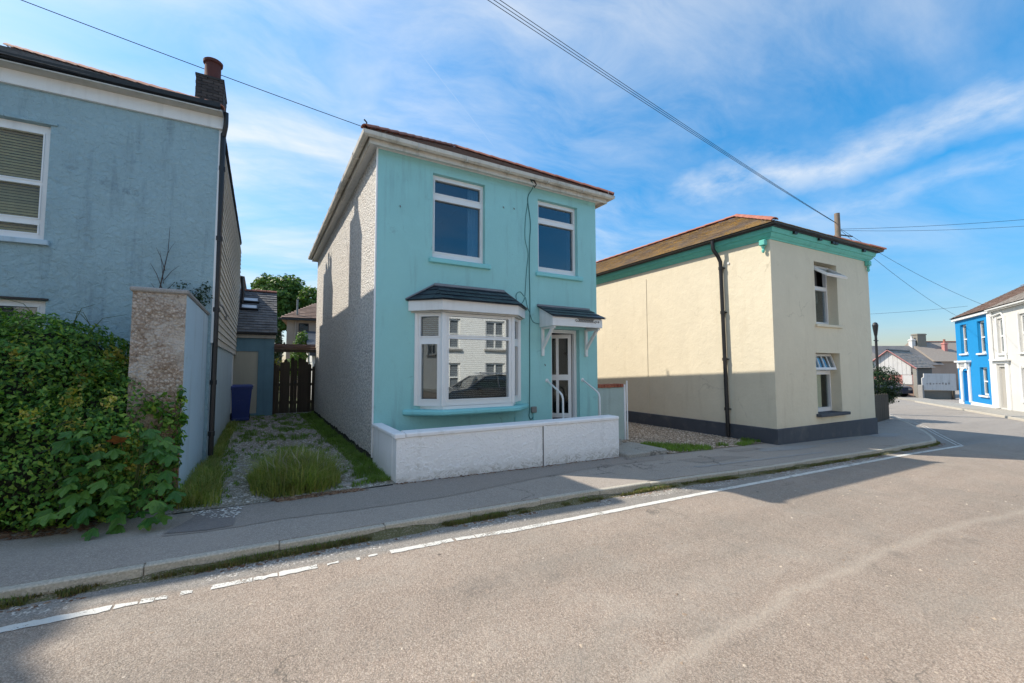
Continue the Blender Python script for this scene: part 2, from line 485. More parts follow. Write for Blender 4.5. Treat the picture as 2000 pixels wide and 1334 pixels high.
def m_road():
    mt, t = newmat('road_surface')
    co = t.co()
    cell = t.voro(150, out='Color'); d = t.voro(150)
    g = t.sep(cell)[1]
    chip = t.ramp(g, [(0, (.27, .215, .17)), (.3, (.37, .295, .24)), (.65, (.44, .36, .295)), (1, (.56, .47, .39))])
    chip = t.mix(t.ramp(d, [(.40, 0.0), (.80, .55)]), chip, (.15, .125, .105))
    big = t.noise(.55, 6, .62, dist=.5)
    chip = t.mix(t.ramp(big, [(.42, 0.0), (.68, .55)]), chip, t.mix(1.0, chip, (.78, .84, .86), 'MULTIPLY'))
    chip = t.mix(t.ramp(t.noise(2.4, 7, .7), [(.5, 0.0), (.78, .40)]), chip, (.47, .42, .36))
    chip = t.mix(t.ramp(t.noise(.9, 8, .72, t.mapping(t.co(), (1, 2.2, 1), (0, 0, R(-12)), (5, 2, 0))), [(.5, 0.0), (.72, .45)]), chip, (.29, .27, .235))
    xyz = t.sep(co)
    # bare grey asphalt gutter between the white line and the kerb
    lim = t.math('ADD', xyz[1], t.math('MULTIPLY', xyz[0], .035))
    lim = t.math('ADD', lim, t.math('MULTIPLY', t.math('SUBTRACT', t.noise(3.2, 6, .7), .5), .22))
    gut = t.ramp(t.math('ADD', lim, 4.0), [(.66, 0.0), (.76, 1.0)])
    far = t.ramp(t.math('MULTIPLY', xyz[0], .03), [(.42, 0.0), (.50, 1.0)])
    grey = t.ramp(g, [(0, (.20, .185, .165)), (.5, (.29, .267, .24)), (1, (.40, .37, .335))])
    grey = t.mix(t.ramp(t.noise(6, 6, .7), [(.45, 0.0), (.7, .5)]), grey, (.26, .24, .21))
    farc = t.ramp(g, [(0, (.24, .215, .19)), (.5, (.33, .30, .265)), (1, (.42, .38, .34))])
    chip = t.mix(far, chip, farc)
    col = t.mix(t.math('MULTIPLY', gut, t.math('SUBTRACT', 1.0, far)), chip, grey)
    wob = t.math('MULTIPLY', t.math('SUBTRACT', t.noise(1.3, 6, .6), .5), .35)
    dx = t.math('SUBTRACT', xyz[0], 2.6)
    crv = t.math('ADD', t.math('ADD', xyz[1], 5.42), t.math('ADD', t.math('MULTIPLY', t.math('MULTIPLY', dx, dx), .022), wob))
    sm_ = t.math('SUBTRACT', 1.0, t.math('DIVIDE', t.math('ABSOLUTE', crv), .09), clamp=True)
    col = t.mix(t.math('MULTIPLY', sm_, .42), col, (.52, .455, .38))
    trk = t.noise(1.0, 5, .6, t.mapping(co, (.10, 1.5, 1), (0, 0, R(1.5)), (3, 0, 0)))
    col = t.mix(t.ramp(trk, [(.44, 0.0), (.62, .5)]), col, t.mix(1.0, col, (.80, .80, .80), 'MULTIPLY'))
    oil = t.math('MULTIPLY', t.ramp(t.noise(1.9, 5, .65, t.mapping(co, (1, 1, 1), (0, 0, 0), (11, 4, 0))), [(.60, 0.0), (.72, .5)]), t.ramp(t.noise(26, 4), [(.35, .4), (.6, 1.0)]))
    col = t.mix(oil, col, (.17, .15, .13))
    # hairline cracks and joints
    wv = t.vmath('ADD', co, t.vmath('SCALE', t.noise(1.4, 6, .6, out='Color')).outputs[0])
    wv.inputs[1].links[0].from_node.inputs['Scale'].default_value = 1.1
    e = t.voro(.22, wv.outputs[0], 'DISTANCE_TO_EDGE')
    cm = t.math('MULTIPLY', t.ramp(e, [(.0012, 1.0), (.004, 0.0)]), t.ramp(t.noise(.7, 3), [(.45, 0.0), (.6, .6)]))
    col = t.mix(cm, col, (.09, .085, .075))
    spot = t.ramp(t.voro(2.3), [(.03, 1.0), (.045, 0.0)])
    col = t.mix(t.math('MULTIPLY', spot, t.ramp(t.noise(3, 2), [(.52, 0.0), (.56, .8)])), col, (.05, .045, .04))
    h = t.math('SUBTRACT', 1.0, d)
    h = t.math('MULTIPLY', h, .5)
    h = t.math('ADD', h, t.math('MULTIPLY', t.noise(38, 5, .6), 1.6))
    h = t.math('ADD', h, t.math('MULTIPLY', t.noise(7, 3), 1.8))
    t.out(t.bsdf(col, .9, t.bump(h, .8, .0085), .25)); return mt
def m_asphalt(name, a, b, c, patchc=None, scale=150, bd=.003):
    mt, t = newmat(name)
    g = t.sep(t.voro(scale, out='Color'))[0]
    col = t.ramp(g, [(0, a), (.6, b), (1, c)])
    col = t.mix(t.ramp(t.noise(1.3, 7, .65, dist=.4), [(.4, 0.0), (.7, .5)]), col, patchc or b)
    col = t.mix(t.ramp(t.noise(7, 6, .75), [(.55, 0.0), (.75, .35)]), col, sc(a, .7))
    wv = t.vmath('ADD', t.co(), t.vmath('SCALE', t.noise(1.8, 6, .6, out='Color')).outputs[0])
    wv.inputs[1].links[0].from_node.inputs['Scale'].default_value = .8
    e = t.voro(.45, wv.outputs[0], 'DISTANCE_TO_EDGE')
    col = t.mix(t.math('MULTIPLY', t.ramp(e, [(.003, .8), (.008, 0.0)]), t.ramp(t.noise(.9, 3), [(.5, 0.0), (.58, 1.0)])), col, sc(a, .45))
    t.out(t.bsdf(col, .88, t.bump(t.math('ADD', t.voro(scale), t.noise(30, 3)), .55, bd), .3)); return mt
def m_gravel(name, stops):
    mt, t = newmat(name)
    geo = t.new('ShaderNodeNewGeometry')
    c = t.ramp(geo.outputs['Random Per Island'], stops)
    c = t.mix(t.noise(60, 4), sc((1, 1, 1), .8), (1, 1, 1)) if False else c
    t.out(t.bsdf(c, .85, t.bump(t.noise(120, 3), .3, .002), .25)); return mt
def m_soil(name, stops, sc1=45, dirt=(.20, .175, .125)):
    mt, t = newmat(name)
    g = t.sep(t.voro(sc1, out='Color'))[0]; d = t.voro(sc1)
    c = t.ramp(g, stops)
    c = t.mix(t.ramp(d, [(.3, 0.0), (.6, .8)]), c, dirt)
    c = t.mix(t.ramp(t.noise(1.4, 6, .7), [(.42, 0.0), (.66, .7)]), c, dirt)
    h = t.math('ADD', t.math('SUBTRACT', 1.0, d), t.noise(9, 4))
    t.out(t.bsdf(c, .92, t.bump(h, .9, .02), .2)); return mt
def m_wood(name, col, rnd_=.35):
    mt, t = newmat(name)
    g = t.noise(1.0, 7, .7, t.mapping(t.co(), (28, 28, 1.6)))
    oi = t.new('ShaderNodeObjectInfo')
    c = t.mix(g, sc(col, .55), sc(col, 1.35))
    c = t.mix(1.0, c, t.ramp(oi.outputs['Random'], [(0, 1 - rnd_), (1, 1.0)]), 'MULTIPLY')
    c = t.mix(t.ramp(t.noise(2.2, 6, .7), [(.5, 0.0), (.75, .5)]), c, (.10, .12, .07))
    t.out(t.bsdf(c, .9, t.bump(g, .5, .006), .2)); return mt

M = {}
M['teal'] = m_wallpaint('teal_paint', (.315, .61, .60), stain=(.20, .33, .34), samt=.60, bscale=24, bdist=.008, patch=.10)
M['teal_dark'] = m_wallpaint('teal_sill_paint', (.26, .62, .63), cracks=False, stain=(.16, .27, .28), samt=.3, patch=.05)
M['pebble'] = m_pebbledash()
M['cream'] = m_wallpaint('cream_paint', (.70, .63, .48), stain=(.52, .44, .31), samt=.40, bscale=8, bdist=.016, patch=.10)
M['blue'] = m_wallpaint('slate_blue_render', (.335, .465, .50), cracks=False, stain=(.14, .19, .235), samt=.62, bscale=13, bdist=.045, bstr=1.0, patch=.17)
M['blue_smooth'] = m_wallpaint('pale_blue_paint', (.47, .59, .66), cracks=False, stain=(.20, .22, .19), samt=.5, bscale=20, bdist=.004, patch=.08)
M['blue_lean'] = mk('outbuilding_blue_paint', (.18, .33, .42), var=.2, streak=.3)
M['roughrender'] = m_roughcast()
M['swirl'] = m_swirl()
M['white_smooth'] = m_wallpaint('white_masonry_paint', (.87, .87, .87), cracks=False, stain=(.42, .41, .36), samt=.35, bscale=30, bdist=.003, patch=.04)
M['upvc'] = mk('white_upvc', (.80, .80, .79), rough=.35, var=.03, fine=.01, bump=0, spec=.5, gamt=.12, grime=(.45, .44, .40))
M['white_wood'] = mk('white_gloss_paint', (.80, .80, .78), rough=.5, var=.05, fine=.02, bump=.1, streak=.2)
M['fascia'] = mk('weathered_cream_gutter', (.66, .62, .54), rough=.5, var=.12, vscale=4, streak=.55, gamt=.6, grime=(.20, .17, .11), bump=.15)
M['soffit'] = mk('weathered_soffit_board', (.55, .52, .46), rough=.7, var=.15, streak=.4, gamt=.4, grime=(.28, .24, .18))
M['black'] = mk('black_plastic', (.018, .018, .020), rough=.4, var=.25, bump=.05, spec=.45, gamt=.3, grime=(.06, .055, .05))
M['plinth'] = mk('dark_grey_plinth_paint', (.075, .082, .098), rough=.7, var=.2, gamt=.5, grime=(.17, .165, .15), streak=.2)
M['trim'] = mk('sea_green_cornice_paint', (.15, .56, .47), rough=.45, var=.08, streak=.25, bump=.1, gamt=.2, grime=(.09, .25, .21))
M['slate'] = m_slate('dark_slate', (.032, .040, .052), (.060, .068, .082), rough=.5)
M['slate_new'] = m_slate('blue_black_slate', (.012, .016, .025), (.030, .038, .052), rough=.42)
M['slate_red'] = m_slate('red_grey_slate', (.11, .065, .055), (.16, .11, .09), rough=.7)
M['slate_moss'] = m_slate('mossy_brown_slate', (.15, .115, .09), (.24, .18, .135), moss=(.46, .27, .04), mamt=1.0, rough=.85)
M['slate_grey'] = m_slate('grey_lichened_slate', (.10, .105, .115), (.18, .18, .185), moss=(.06, .058, .05), mamt=.7, rough=.7)
M['slate_far'] = m_slate('distant_slate', (.24, .205, .175), (.34, .30, .26), rough=.8)
M['slate_brown'] = m_slate('brown_concrete_tile', (.16, .10, .075), (.23, .155, .12), rough=.85)
M['terracotta'] = m_slate('terracotta_tile', (.30, .10, .065), (.42, .17, .12), moss=(.13, .07, .05), mamt=.6, rough=.8)
M['pot'] = mk('sooty_terracotta_pot', (.12, .042, .034), var=.3, vscale=5, streak=.4, gamt=.5, grime=(.05, .035, .03))
M['brick'] = m_slate('sooty_brick', (.040, .034, .034), (.085, .070, .064), rough=.95)
M['redbrick'] = m_slate('red_coping_brick', (.22, .06, .035), (.33, .11, .065), rough=.9)
M['mortar'] = mk('dark_mortar', (.05, .047, .045), var=.2)
M['clad'] = mk('grey_painted_weatherboard', (.66, .63, .56), rough=.75, var=.12, streak=.35, gamt=.35, grime=(.24, .23, .19), rnd=.12)
M['lead'] = mk('dull_lead', (.24, .25, .27), rough=.55, var=.2, bump=.2, metal=.2)
M['concrete'] = m_asphalt('worn_concrete', (.27, .255, .225), (.35, .33, .29), (.43, .41, .37), scale=90)
M['kerb'] = m_asphalt('kerb_concrete', (.40, .37, .31), (.50, .46, .385), (.60, .55, .47), (.26, .25, .19), scale=80, bd=.004)
M['pave'] = m_asphalt('pavement_asphalt', (.26, .228, .198), (.345, .303, .262), (.47, .415, .36), (.39, .342, .296))
M['patch'] = m_asphalt('dark_asphalt_patch', (.155, .14, .13), (.20, .18, .168), (.28, .255, .235))
M['patch2'] = m_asphalt('trench_asphalt', (.225, .198, .172), (.295, .258, .224), (.40, .354, .31))
M['pale_patch'] = m_asphalt('pale_cement_patch', (.26, .25, .235), (.33, .315, .295), (.42, .40, .38))
M['road'] = m_road()
M['paint'] = m_paint()
M['drive'] = m_soil('driveway_chippings', [(0, (.32, .295, .255)), (.5, (.48, .445, .395)), (1, (.66, .62, .56))])
M['yard'] = m_soil('yard_gravel_bed', [(0, (.20, .15, .11)), (.5, (.36, .29, .22)), (1, (.50, .42, .33))], dirt=(.14, .11, .075))
M['earth'] = m_soil('garden_soil', [(0, (.05, .04, .03)), (.5, (.08, .065, .045)), (1, (.12, .10, .07))], dirt=(.045, .05, .022))
M['grassland'] = m_soil('rough_ground', [(0, (.06, .075, .03)), (.5, (.10, .11, .05)), (1, (.15, .14, .08))], dirt=(.05, .065, .025))
M['gravel1'] = m_gravel('grey_stone', [(0, (.27, .25, .215)), (.5, (.42, .39, .35)), (1, (.62, .59, .54))])
M['gravel2'] = m_gravel('buff_stone', [(0, (.20, .14, .10)), (.5, (.40, .32, .24)), (1, (.62, .54, .45))])
M['debris'] = m_gravel('pale_fleck', [(0, (.45, .43, .38)), (1, (.80, .79, .75))])
M['leaflitter'] = m_gravel('dry_leaf_litter', [(0, (.10, .05, .03)), (.6, (.22, .12, .07)), (1, (.36, .25, .16))])
M['glass'] = m_glass('window_glass', .085, .75, tint=(.55, .66, .72))
M['glass_bay'] = m_glass('bay_glass', .40, .7, tint=(.78, .82, .80))
M['glass_sash'] = m_glass('sash_glass', .03, .25, tint=(.85, .88, .85))
M['glass_door'] = m_glass('door_glass', .025, .35, tint=(.35, .40, .40))
M['glass_far'] = m_glass('far_glass', .08, .8)
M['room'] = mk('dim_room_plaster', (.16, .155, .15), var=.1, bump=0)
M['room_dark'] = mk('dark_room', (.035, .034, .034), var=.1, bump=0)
M['blind'] = mk('white_blind_slat', (.78, .77, .72), rough=.5, var=.04, bump=0)
M['blind_brown'] = mk('bamboo_blind', (.66, .49, .25), rough=.8, var=.25, vscale=9, bump=.2, rnd=.2)
M['pale_blind'] = mk('pale_cream_blind', (.86, .80, .64), var=.04, bump=0)
M['curtain'] = mk('white_curtain', (.72, .72, .74), rough=.9, var=.06, bump=.1)
M['door_cream'] = mk('cream_door_paint', (.60, .57, .46), rough=.6, var=.06, streak=.15)
M['bin'] = mk('blue_bin_plastic', (.018, .045, .23), rough=.42, var=.12, bump=.12, spec=.45, gamt=.35, grime=(.06, .08, .16))
M['wood'] = m_wood('dark_weathered_timber', (.11, .088, .068))
M['wood_fence'] = m_wood('grey_weathered_timber', (.12, .10, .08))
M['pole'] = m_wood('creosoted_pole', (.26, .20, .155), 0)
M['wire'] = mk('black_cable', (.02, .022, .028), var=.1, bump=0)
M['wallcable'] = mk('teal_overpainted_cable', (.05, .17, .18), var=.2, bump=0)
M['steel'] = mk('white_painted_tube', (.80, .80, .79), rough=.35, var=.04, bump=0, spec=.5)
M['greybox'] = mk('grey_plastic_box', (.24, .235, .22), rough=.5, var=.1, bump=.05)
M['brown_wall'] = m_wallpaint('brown_render', (.36, .28, .23), cracks=False, stain=(.20, .15, .12), samt=.3)
M['white_far'] = m_wallpaint('white_house_paint', (.62, .61, .58), cracks=False, stain=(.45, .43, .38), samt=.22, patch=.04)
M['facing_pane'] = mk('facing_pane', (.17, .19, .21), rough=.15, var=.3, vscale=1.5, bump=0)
M['white_facing'] = mk('facing_white_paint', (.84, .83, .80), var=.04, streak=.1)
M['bright_blue'] = m_wallpaint('bright_blue_paint', (.012, .245, .55), cracks=False, stain=(.02, .16, .42), samt=.25, patch=.06)
M['door_blue'] = mk('blue_door_paint', (.015, .15, .46), rough=.4, var=.05)
M['door_grey'] = mk('pale_grey_door', (.42, .40, .36), rough=.5, var=.06)
M['pink'] = m_wallpaint('faded_pink_paint', (.52, .24, .22), cracks=False, stain=(.3, .2, .18), samt=.4)
M['pinkbrick'] = m_wallpaint('pinkish_stone', (.36, .25, .21), cracks=True, stain=(.25, .2, .17), samt=.4, bscale=30, bdist=.03)
M['darkwall'] = m_wallpaint('dark_stone', (.12, .11, .10), cracks=False, stain=(.07, .065, .06), samt=.4)
M['stone'] = m_wallpaint('grey_stone_wall', (.24, .225, .19), cracks=True, stain=(.14, .13, .11), samt=.5, bscale=26, bdist=.03)
M['boardpaint'] = mk('weathered_white_boards', (.70, .69, .67), var=.1, streak=.4, gamt=.3, grime=(.4, .37, .33))
M['carpaint'] = mk('dark_car_paint', (.012, .015, .022), rough=.18, var=.05, bump=0, spec=.6)
M['carblue'] = mk('navy_car_paint', (.02, .03, .06), rough=.2, var=.05, bump=0, spec=.6)
M['carsilver'] = mk('silver_car_paint', (.55, .56, .57), rough=.25, var=.03, bump=0, spec=.6, metal=.4)
M['carglass'] = mk('tinted_car_glass', (.015, .018, .02), rough=.05, var=0, bump=0, spec=.7)
M['tyre'] = mk('tyre_rubber', (.02, .02, .02), rough=.85, var=.15)
M['alloy'] = mk('alloy_wheel', (.45, .45, .46), rough=.3, var=.05, metal=.7, bump=0)
M['tail'] = mk('red_lamp_lens', (.30, .012, .012), rough=.2, var=.05, bump=0)
M['bark'] = mk('grey_brown_bark', (.12, .095, .07), var=.3, bump=.8, bscale=25, bdist=.02)
M['twig'] = mk('dry_twig', (.07, .055, .05), var=.2, bump=0)
M['stemgreen'] = mk('green_stem', (.08, .11, .035), var=.2, bump=0)
M['leaf_hedge'] = m_leaf('creeper_leaf', [(.022, .075, .014), (.07, .20, .028), (.13, .29, .042), (.28, .42, .06), (.045, .14, .022)])
M['leaf_yellow'] = m_leaf('yellowing_leaf', [(.42, .44, .06), (.55, .50, .07), (.60, .50, .20), (.40, .46, .07)])
M['leaf_big'] = m_leaf('broad_leaf', [(.05, .17, .034), (.08, .22, .042), (.17, .33, .06), (.06, .18, .036)], .35, .38)
M['leaf_rust'] = m_leaf('rusty_leaf', [(.22, .08, .03), (.28, .12, .04)])
M['leaf_tree'] = m_leaf('tree_leaf', [(.055, .13, .028), (.09, .18, .035), (.16, .25, .045), (.08, .165, .032)], .3)
M['leaf_dark'] = m_leaf('dark_evergreen_leaf', [(.012, .035, .012), (.02, .05, .014), (.035, .07, .02)], .2)
M['grass'] = m_leaf('grass_blade', [(.17, .26, .05), (.26, .33, .07), (.40, .39, .12), (.20, .29, .055), (.52, .46, .20)], .4, .6)
M['grass_green'] = m_leaf('lush_grass_blade', [(.14, .26, .045), (.20, .32, .06), (.17, .27, .045)], .4, .6)
M['seed'] = m_leaf('pale_seed_head', [(.42, .38, .26), (.55, .50, .38)], .3, .8)
M['moss'] = m_leaf('kerb_moss', [(.11, .14, .035), (.16, .19, .05), (.24, .18, .09), (.13, .16, .04)], .2, .8)

# ------------------------------------------------------------------ generic builders
def slates(mb, O, U, V, width, length, exp, w, th=.012, jit=.004, seed=1, u_off=0.0):
    """Courses of overlapping slates on a roof plane: O eave origin, U along the eave, V up the slope, width(v) -> (u0, u1)."""
    r = random.Random(seed); O, U, V = Vector(O), Vector(U).normalized(), Vector(V).normalized()
    N = U.cross(V); row = 0; v = 0.0
    while v < length - .02:
        u0, u1 = width(min(v + exp * .5, length)); u = u0 - (w * .5 if row % 2 else 0)
        ve = min(v + exp * 1.25, length)
        while u < u1 - .01:
            a, b = max(u, u0), min(u + w, u1)
            if b - a > .02:
                g = .003; ra = a + g; rb = b - g
                lo = th * 2 + r.uniform(0, jit); hi = th * .5 + r.uniform(0, jit * .3); vl = v - r.uniform(0, jit)
                pts = [(ra, vl, lo - th), (rb, vl, lo - th), (rb, ve, hi - th), (ra, ve, hi - th), (ra, vl, lo), (rb, vl, lo + r.uniform(-jit, jit) * .4), (rb, ve, hi), (ra, ve, hi)]
                mb.add([O + U * x + V * y + N * z for x, y, z in pts], [(4, 5, 6, 7), (0, 1, 5, 4), (1, 2, 6, 5), (3, 0, 4, 7)])
            u += w
        v += exp; row += 1
    return mb
def hip_roof(parent, x0, x1, y0, y1, z, pitch, slate_mat, sl=(.24, .16), hips='terracotta', seed=3, faces=('front', 'left', 'right', 'back'), hip_parts=('fl', 'fr'), ridge_name='ridge_tile'):
    """Hipped roof over a rectangle; the slates are one heap of real wedges, hip and ridge tiles are parts."""
    w, d = x1 - x0, y1 - y0; tp = math.tan(pitch)
    half = min(w, d) / 2; h = half * tp
    if d >= w: A = Vector(((x0 + x1) / 2, y0 + half, z + h)); B = Vector(((x0 + x1) / 2, y1 - half, z + h))
    else: A = Vector((x0 + half, (y0 + y1) / 2, z + h)); B = Vector((x1 - half, (y0 + y1) / 2, z + h))
    c = [Vector((x0, y0, z)), Vector((x1, y0, z)), Vector((x1, y1, z)), Vector((x0, y1, z))]
    mb = MB()
    if d >= w: fs = [(0, 1, 4), (1, 2, 5, 4), (2, 3, 5), (3, 0, 4, 5)]
    else: fs = [(0, 1, 5, 4), (1, 2, 5), (2, 3, 4, 5), (3, 0, 4)]
    mb.add([p - Vector((0, 0, .02)) for p in c + [A, B]], fs + [(3, 2, 1, 0)])
    roof = mb.build('roof', M['slate'], parent)
    mb = MB(); cp, sp = math.cos(pitch), math.sin(pitch); L = half / cp
    if d >= w: wf = lambda v: (v * cp, w - v * cp); wd = lambda v: (v * cp, d - v * cp)
    else: wf = lambda v: (v * cp, w - v * cp); wd = wf; wd = lambda v: (v * cp, d - v * cp)
    spec = {'front': (c[0], (1, 0, 0), (0, cp, sp), wf), 'right': (c[1], (0, 1, 0), (-cp, 0, sp), wd),
            'back': (c[2], (-1, 0, 0), (0, -cp, sp), wf), 'left': (c[3], (0, -1, 0), (cp, 0, sp), wd)}
    for k in faces:
        o, u, v, f = spec[k]; slates(mb, o, u, v, f, L, sl[1], sl[0], seed=seed + len(k))
    mb.build('slate_courses', slate_mat, roof, kind='stuff')
    ht = half_tile(.40, .078)
    ends = {'fl': (c[0], A), 'fr': (c[1], A if d >= w else B), 'br': (c[2], B), 'bl': (c[3], B if d >= w else A), 'ridge': (A, B)}
    src = None
    for k in hip_parts:
        p, q = ends[k]; n = int((q - p).length / .34)
        for i in range(n):
            pos = p.lerp(q, (i + .5) / n) + Vector((0, 0, .045))
            dd = (q - p).normalized()
            rot = dd.to_track_quat('X', 'Z').to_euler()
            if src is None:
                src = ht.build('hip_tile', M[hips], roof); o = src
            else: o = inst(src, roof)
            o.location = pos; o.rotation_euler = (rot.x + rnd.uniform(-.04, .04), rot.y - .03, rot.z); o.name = 'hip_tile'
    return roof, A, B
def half_tile(L, r, n=7, th=.018):
    mb = MB(); vs = []
    for x in (-L / 2, L / 2):
        for rr in (r, r - th):
            for i in range(n):
                a = PI * (.08 + .84 * i / (n - 1)); vs.append((x, math.cos(a) * rr, math.sin(a) * rr - r * .35))
    fs = []
    for i in range(n - 1):
        fs += [(i, i + 1, 2 * n + i + 1, 2 * n + i), (n + i, 3 * n + i, 3 * n + i + 1, n + i + 1), (i, n + i, n + i + 1, i + 1), (2 * n + i, 2 * n + i + 1, 3 * n + i + 1, 3 * n + i)]
    mb.add(vs, fs); return mb
def pane_box(mb, x0, x1, y, z0, z1, th=.006): return mb.box(x0, x1, y, y + th, z0, z1)
def window(parent, a0, a1, z0, z1, y, cells, fw=.055, dp=.07, mat='upvc', glass='glass', xf=None, name='window', bot=.07, sash=None, panes=True):
    """Frame with rails as one mesh; each pane a sub-part. cells: list of (a0,a1,z0,z1) glazed areas in frame coordinates."""
    mb = MB(xf)
    A = sorted({a0, a1, *[c[0] for c in cells], *[c[1] for c in cells]}); Z = sorted({z0, z1, *[c[2] for c in cells], *[c[3] for c in cells]})
    inh = lambda a, z: any(c[0] < a < c[1] and c[2] < z < c[3] for c in cells)
    for i in range(len(A) - 1):
        for j in range(len(Z) - 1):
            if not inh((A[i] + A[i + 1]) / 2, (Z[j] + Z[j + 1]) / 2):
                mb.quad((A[i], y, Z[j]), (A[i + 1], y, Z[j]), (A[i + 1], y, Z[j + 1]), (A[i], y, Z[j + 1]))
                mb.quad((A[i], y + dp, Z[j]), (A[i], y + dp, Z[j + 1]), (A[i + 1], y + dp, Z[j + 1]), (A[i + 1], y + dp, Z[j]))
    for c in [(a0, a1, z0, z1)] + list(cells):
        x0, x1, b, tp = c
        mb.quad((x0, y, b), (x0, y, tp), (x0, y + dp, tp), (x0, y + dp, b)); mb.quad((x1, y, b), (x1, y + dp, b), (x1, y + dp, tp), (x1, y, tp))
        mb.quad((x0, y, tp), (x1, y, tp), (x1, y + dp, tp), (x0, y + dp, tp)); mb.quad((x0, y, b), (x0, y + dp, b), (x1, y + dp, b), (x1, y, b))
    for c in cells:                                     # glazing bead round each pane, standing proud of the frame
        x0, x1, b, tp = c; q = .018
        for (p0, p1, r0, r1) in ((x0 - q, x1 + q, tp, tp + q), (x0 - q, x1 + q, b - q, b), (x0 - q, x0, b, tp), (x1, x1 + q, b, tp)):
            mb.box(p0, p1, y - .012, y - .0005, r0, r1)
    w = mb.build(name, M[mat], parent)
    for c in cells:
        if panes:
            g = MB(xf); pane_box(g, c[0], c[1], y + dp * .55, c[2], c[3]); g.build('pane', M[glass], w)
    return w
def room(parent, a0, a1, y0, y1, z0, z1, mat='room', xf=None):
    mb = MB(xf)
    mb.quad((a0, y1, z0), (a0, y1, z1), (a1, y1, z1), (a1, y1, z0)); mb.quad((a0, y0, z0), (a0, y0, z1), (a0, y1, z1), (a0, y1, z0))
    mb.quad((a1, y0, z0), (a1, y1, z0), (a1, y1, z1), (a1, y0, z1)); mb.quad((a0, y0, z1), (a1, y0, z1), (a1, y1, z1), (a0, y1, z1))
    mb.quad((a0, y0, z0), (a0, y1, z0), (a1, y1, z0), (a1, y0, z0))
    return mb.build('room', M[mat], parent)
GUT = [(0.0, 0.0), (.02, -.065), (.075, -.085), (.115, -.06), (.125, 0.0), (.113, 0.0), (.10, -.05), (.07, -.068), (.03, -.052), (.012, 0.0)]
def rp(p): return [(o, z) for o, z in p]
def leaf_cloud(name, ells, n, size, mat, parent=None, kind=None, seed=1, shell=.55, droop=.2, cull=None, zmin=None, aspect=.55):
    """Many small folded leaves spread through the outer shell of a union of lumpy ellipsoids."""
    r = np.random.default_rng(seed); E_ = np.array(ells, float)
    vol = (E_[:, 3] * E_[:, 4] * E_[:, 5]) ** (2 / 3); pick = r.choice(len(E_), n * 2, p=vol / vol.sum())
    d = r.normal(size=(n * 2, 3)); d /= np.linalg.norm(d, axis=1)[:, None]
    lump = 1 + .13 * np.sin(d[:, 0] * 7 + pick * 1.7) * np.cos(d[:, 1] * 6 + pick) + .10 * np.sin(d[:, 2] * 11 + d[:, 0] * 5 + pick * 3)
    rad = (1 - shell * r.random(n * 2) ** 1.8) * lump
    P_ = E_[pick, :3] + d * E_[pick, 3:6] * rad[:, None]
    ok = np.ones(len(P_), bool)
    for i, e in enumerate(E_):                           # drop what lies deep inside another lump
        q = ((P_ - e[:3]) / e[3:6]); ok &= ~(((q ** 2).sum(1) < (1 - shell) ** 2 * .8) & (pick != i))
    if zmin is not None: ok &= P_[:, 2] > zmin
    if cull is not None: ok &= cull(P_)
    P_, d = P_[ok][:n], d[ok][:n]; n = len(P_)
    nrm = d + r.normal(size=(n, 3)) * .6; nrm[:, 2] += .35; nrm /= np.linalg.norm(nrm, axis=1)[:, None]
    a = r.normal(size=(n, 3)); a[:, 2] -= droop * 2; a -= nrm * (a * nrm).sum(1)[:, None]; a /= np.linalg.norm(a, axis=1)[:, None]
    b = np.cross(nrm, a); s = (size * (.55 + .9 * r.random(n)))[:, None]
    base, tip = P_ - a * s * .5, P_ + a * s * .5 - nrm * s * .10
    le, ri = P_ + b * s * aspect * .5 + nrm * s * .1 - a * s * .08, P_ - b * s * aspect * .5 + nrm * s * .1 - a * s * .08
    V = np.stack([base, ri, tip, le], 1).reshape(-1, 3)
    i = np.arange(n)[:, None] * 4
    F = np.concatenate([i + [[0, 1, 2]], i + [[0, 2, 3]]], 1).reshape(-1, 3)
    return npmesh(name, V, F, mat, parent, kind)
def grass_blades(name, pts, h, w, mat, parent=None, seed=1, lean=.5, kind='stuff'):
    r = np.random.default_rng(seed); P_ = np.asarray(pts, float); n = len(P_)
    h = np.asarray(h) * np.ones(n) * (.5 + .8 * r.random(n)); th = r.random(n) * 2 * PI
    dx = np.stack([np.cos(th), np.sin(th), 0 * th], 1); sx = np.stack([-np.sin(th), np.cos(th), 0 * th], 1)
    ww = (w * (.6 + .8 * r.random(n)))[:, None]; ln = (lean * r.random(n) ** 1.3 * h)[:, None]
    z = np.array([0, 0, 1.]); hh = h[:, None]
    mid = P_ + z * hh * .6 + dx * ln * .35; tip = P_ + z * hh * .95 + dx * ln * 1.15
    V = np.stack([P_ - sx * ww / 2 - z * .02, P_ + sx * ww / 2 - z * .02, mid + sx * ww * .4, mid - sx * ww * .4, tip], 1).reshape(-1, 3)
    i = np.arange(n)[:, None] * 5
    F = np.concatenate([i + [[0, 1, 2]], i + [[0, 2, 3]], i + [[3, 2, 4]]], 1).reshape(-1, 3)
    return npmesh(name, V, F, mat, parent, kind)
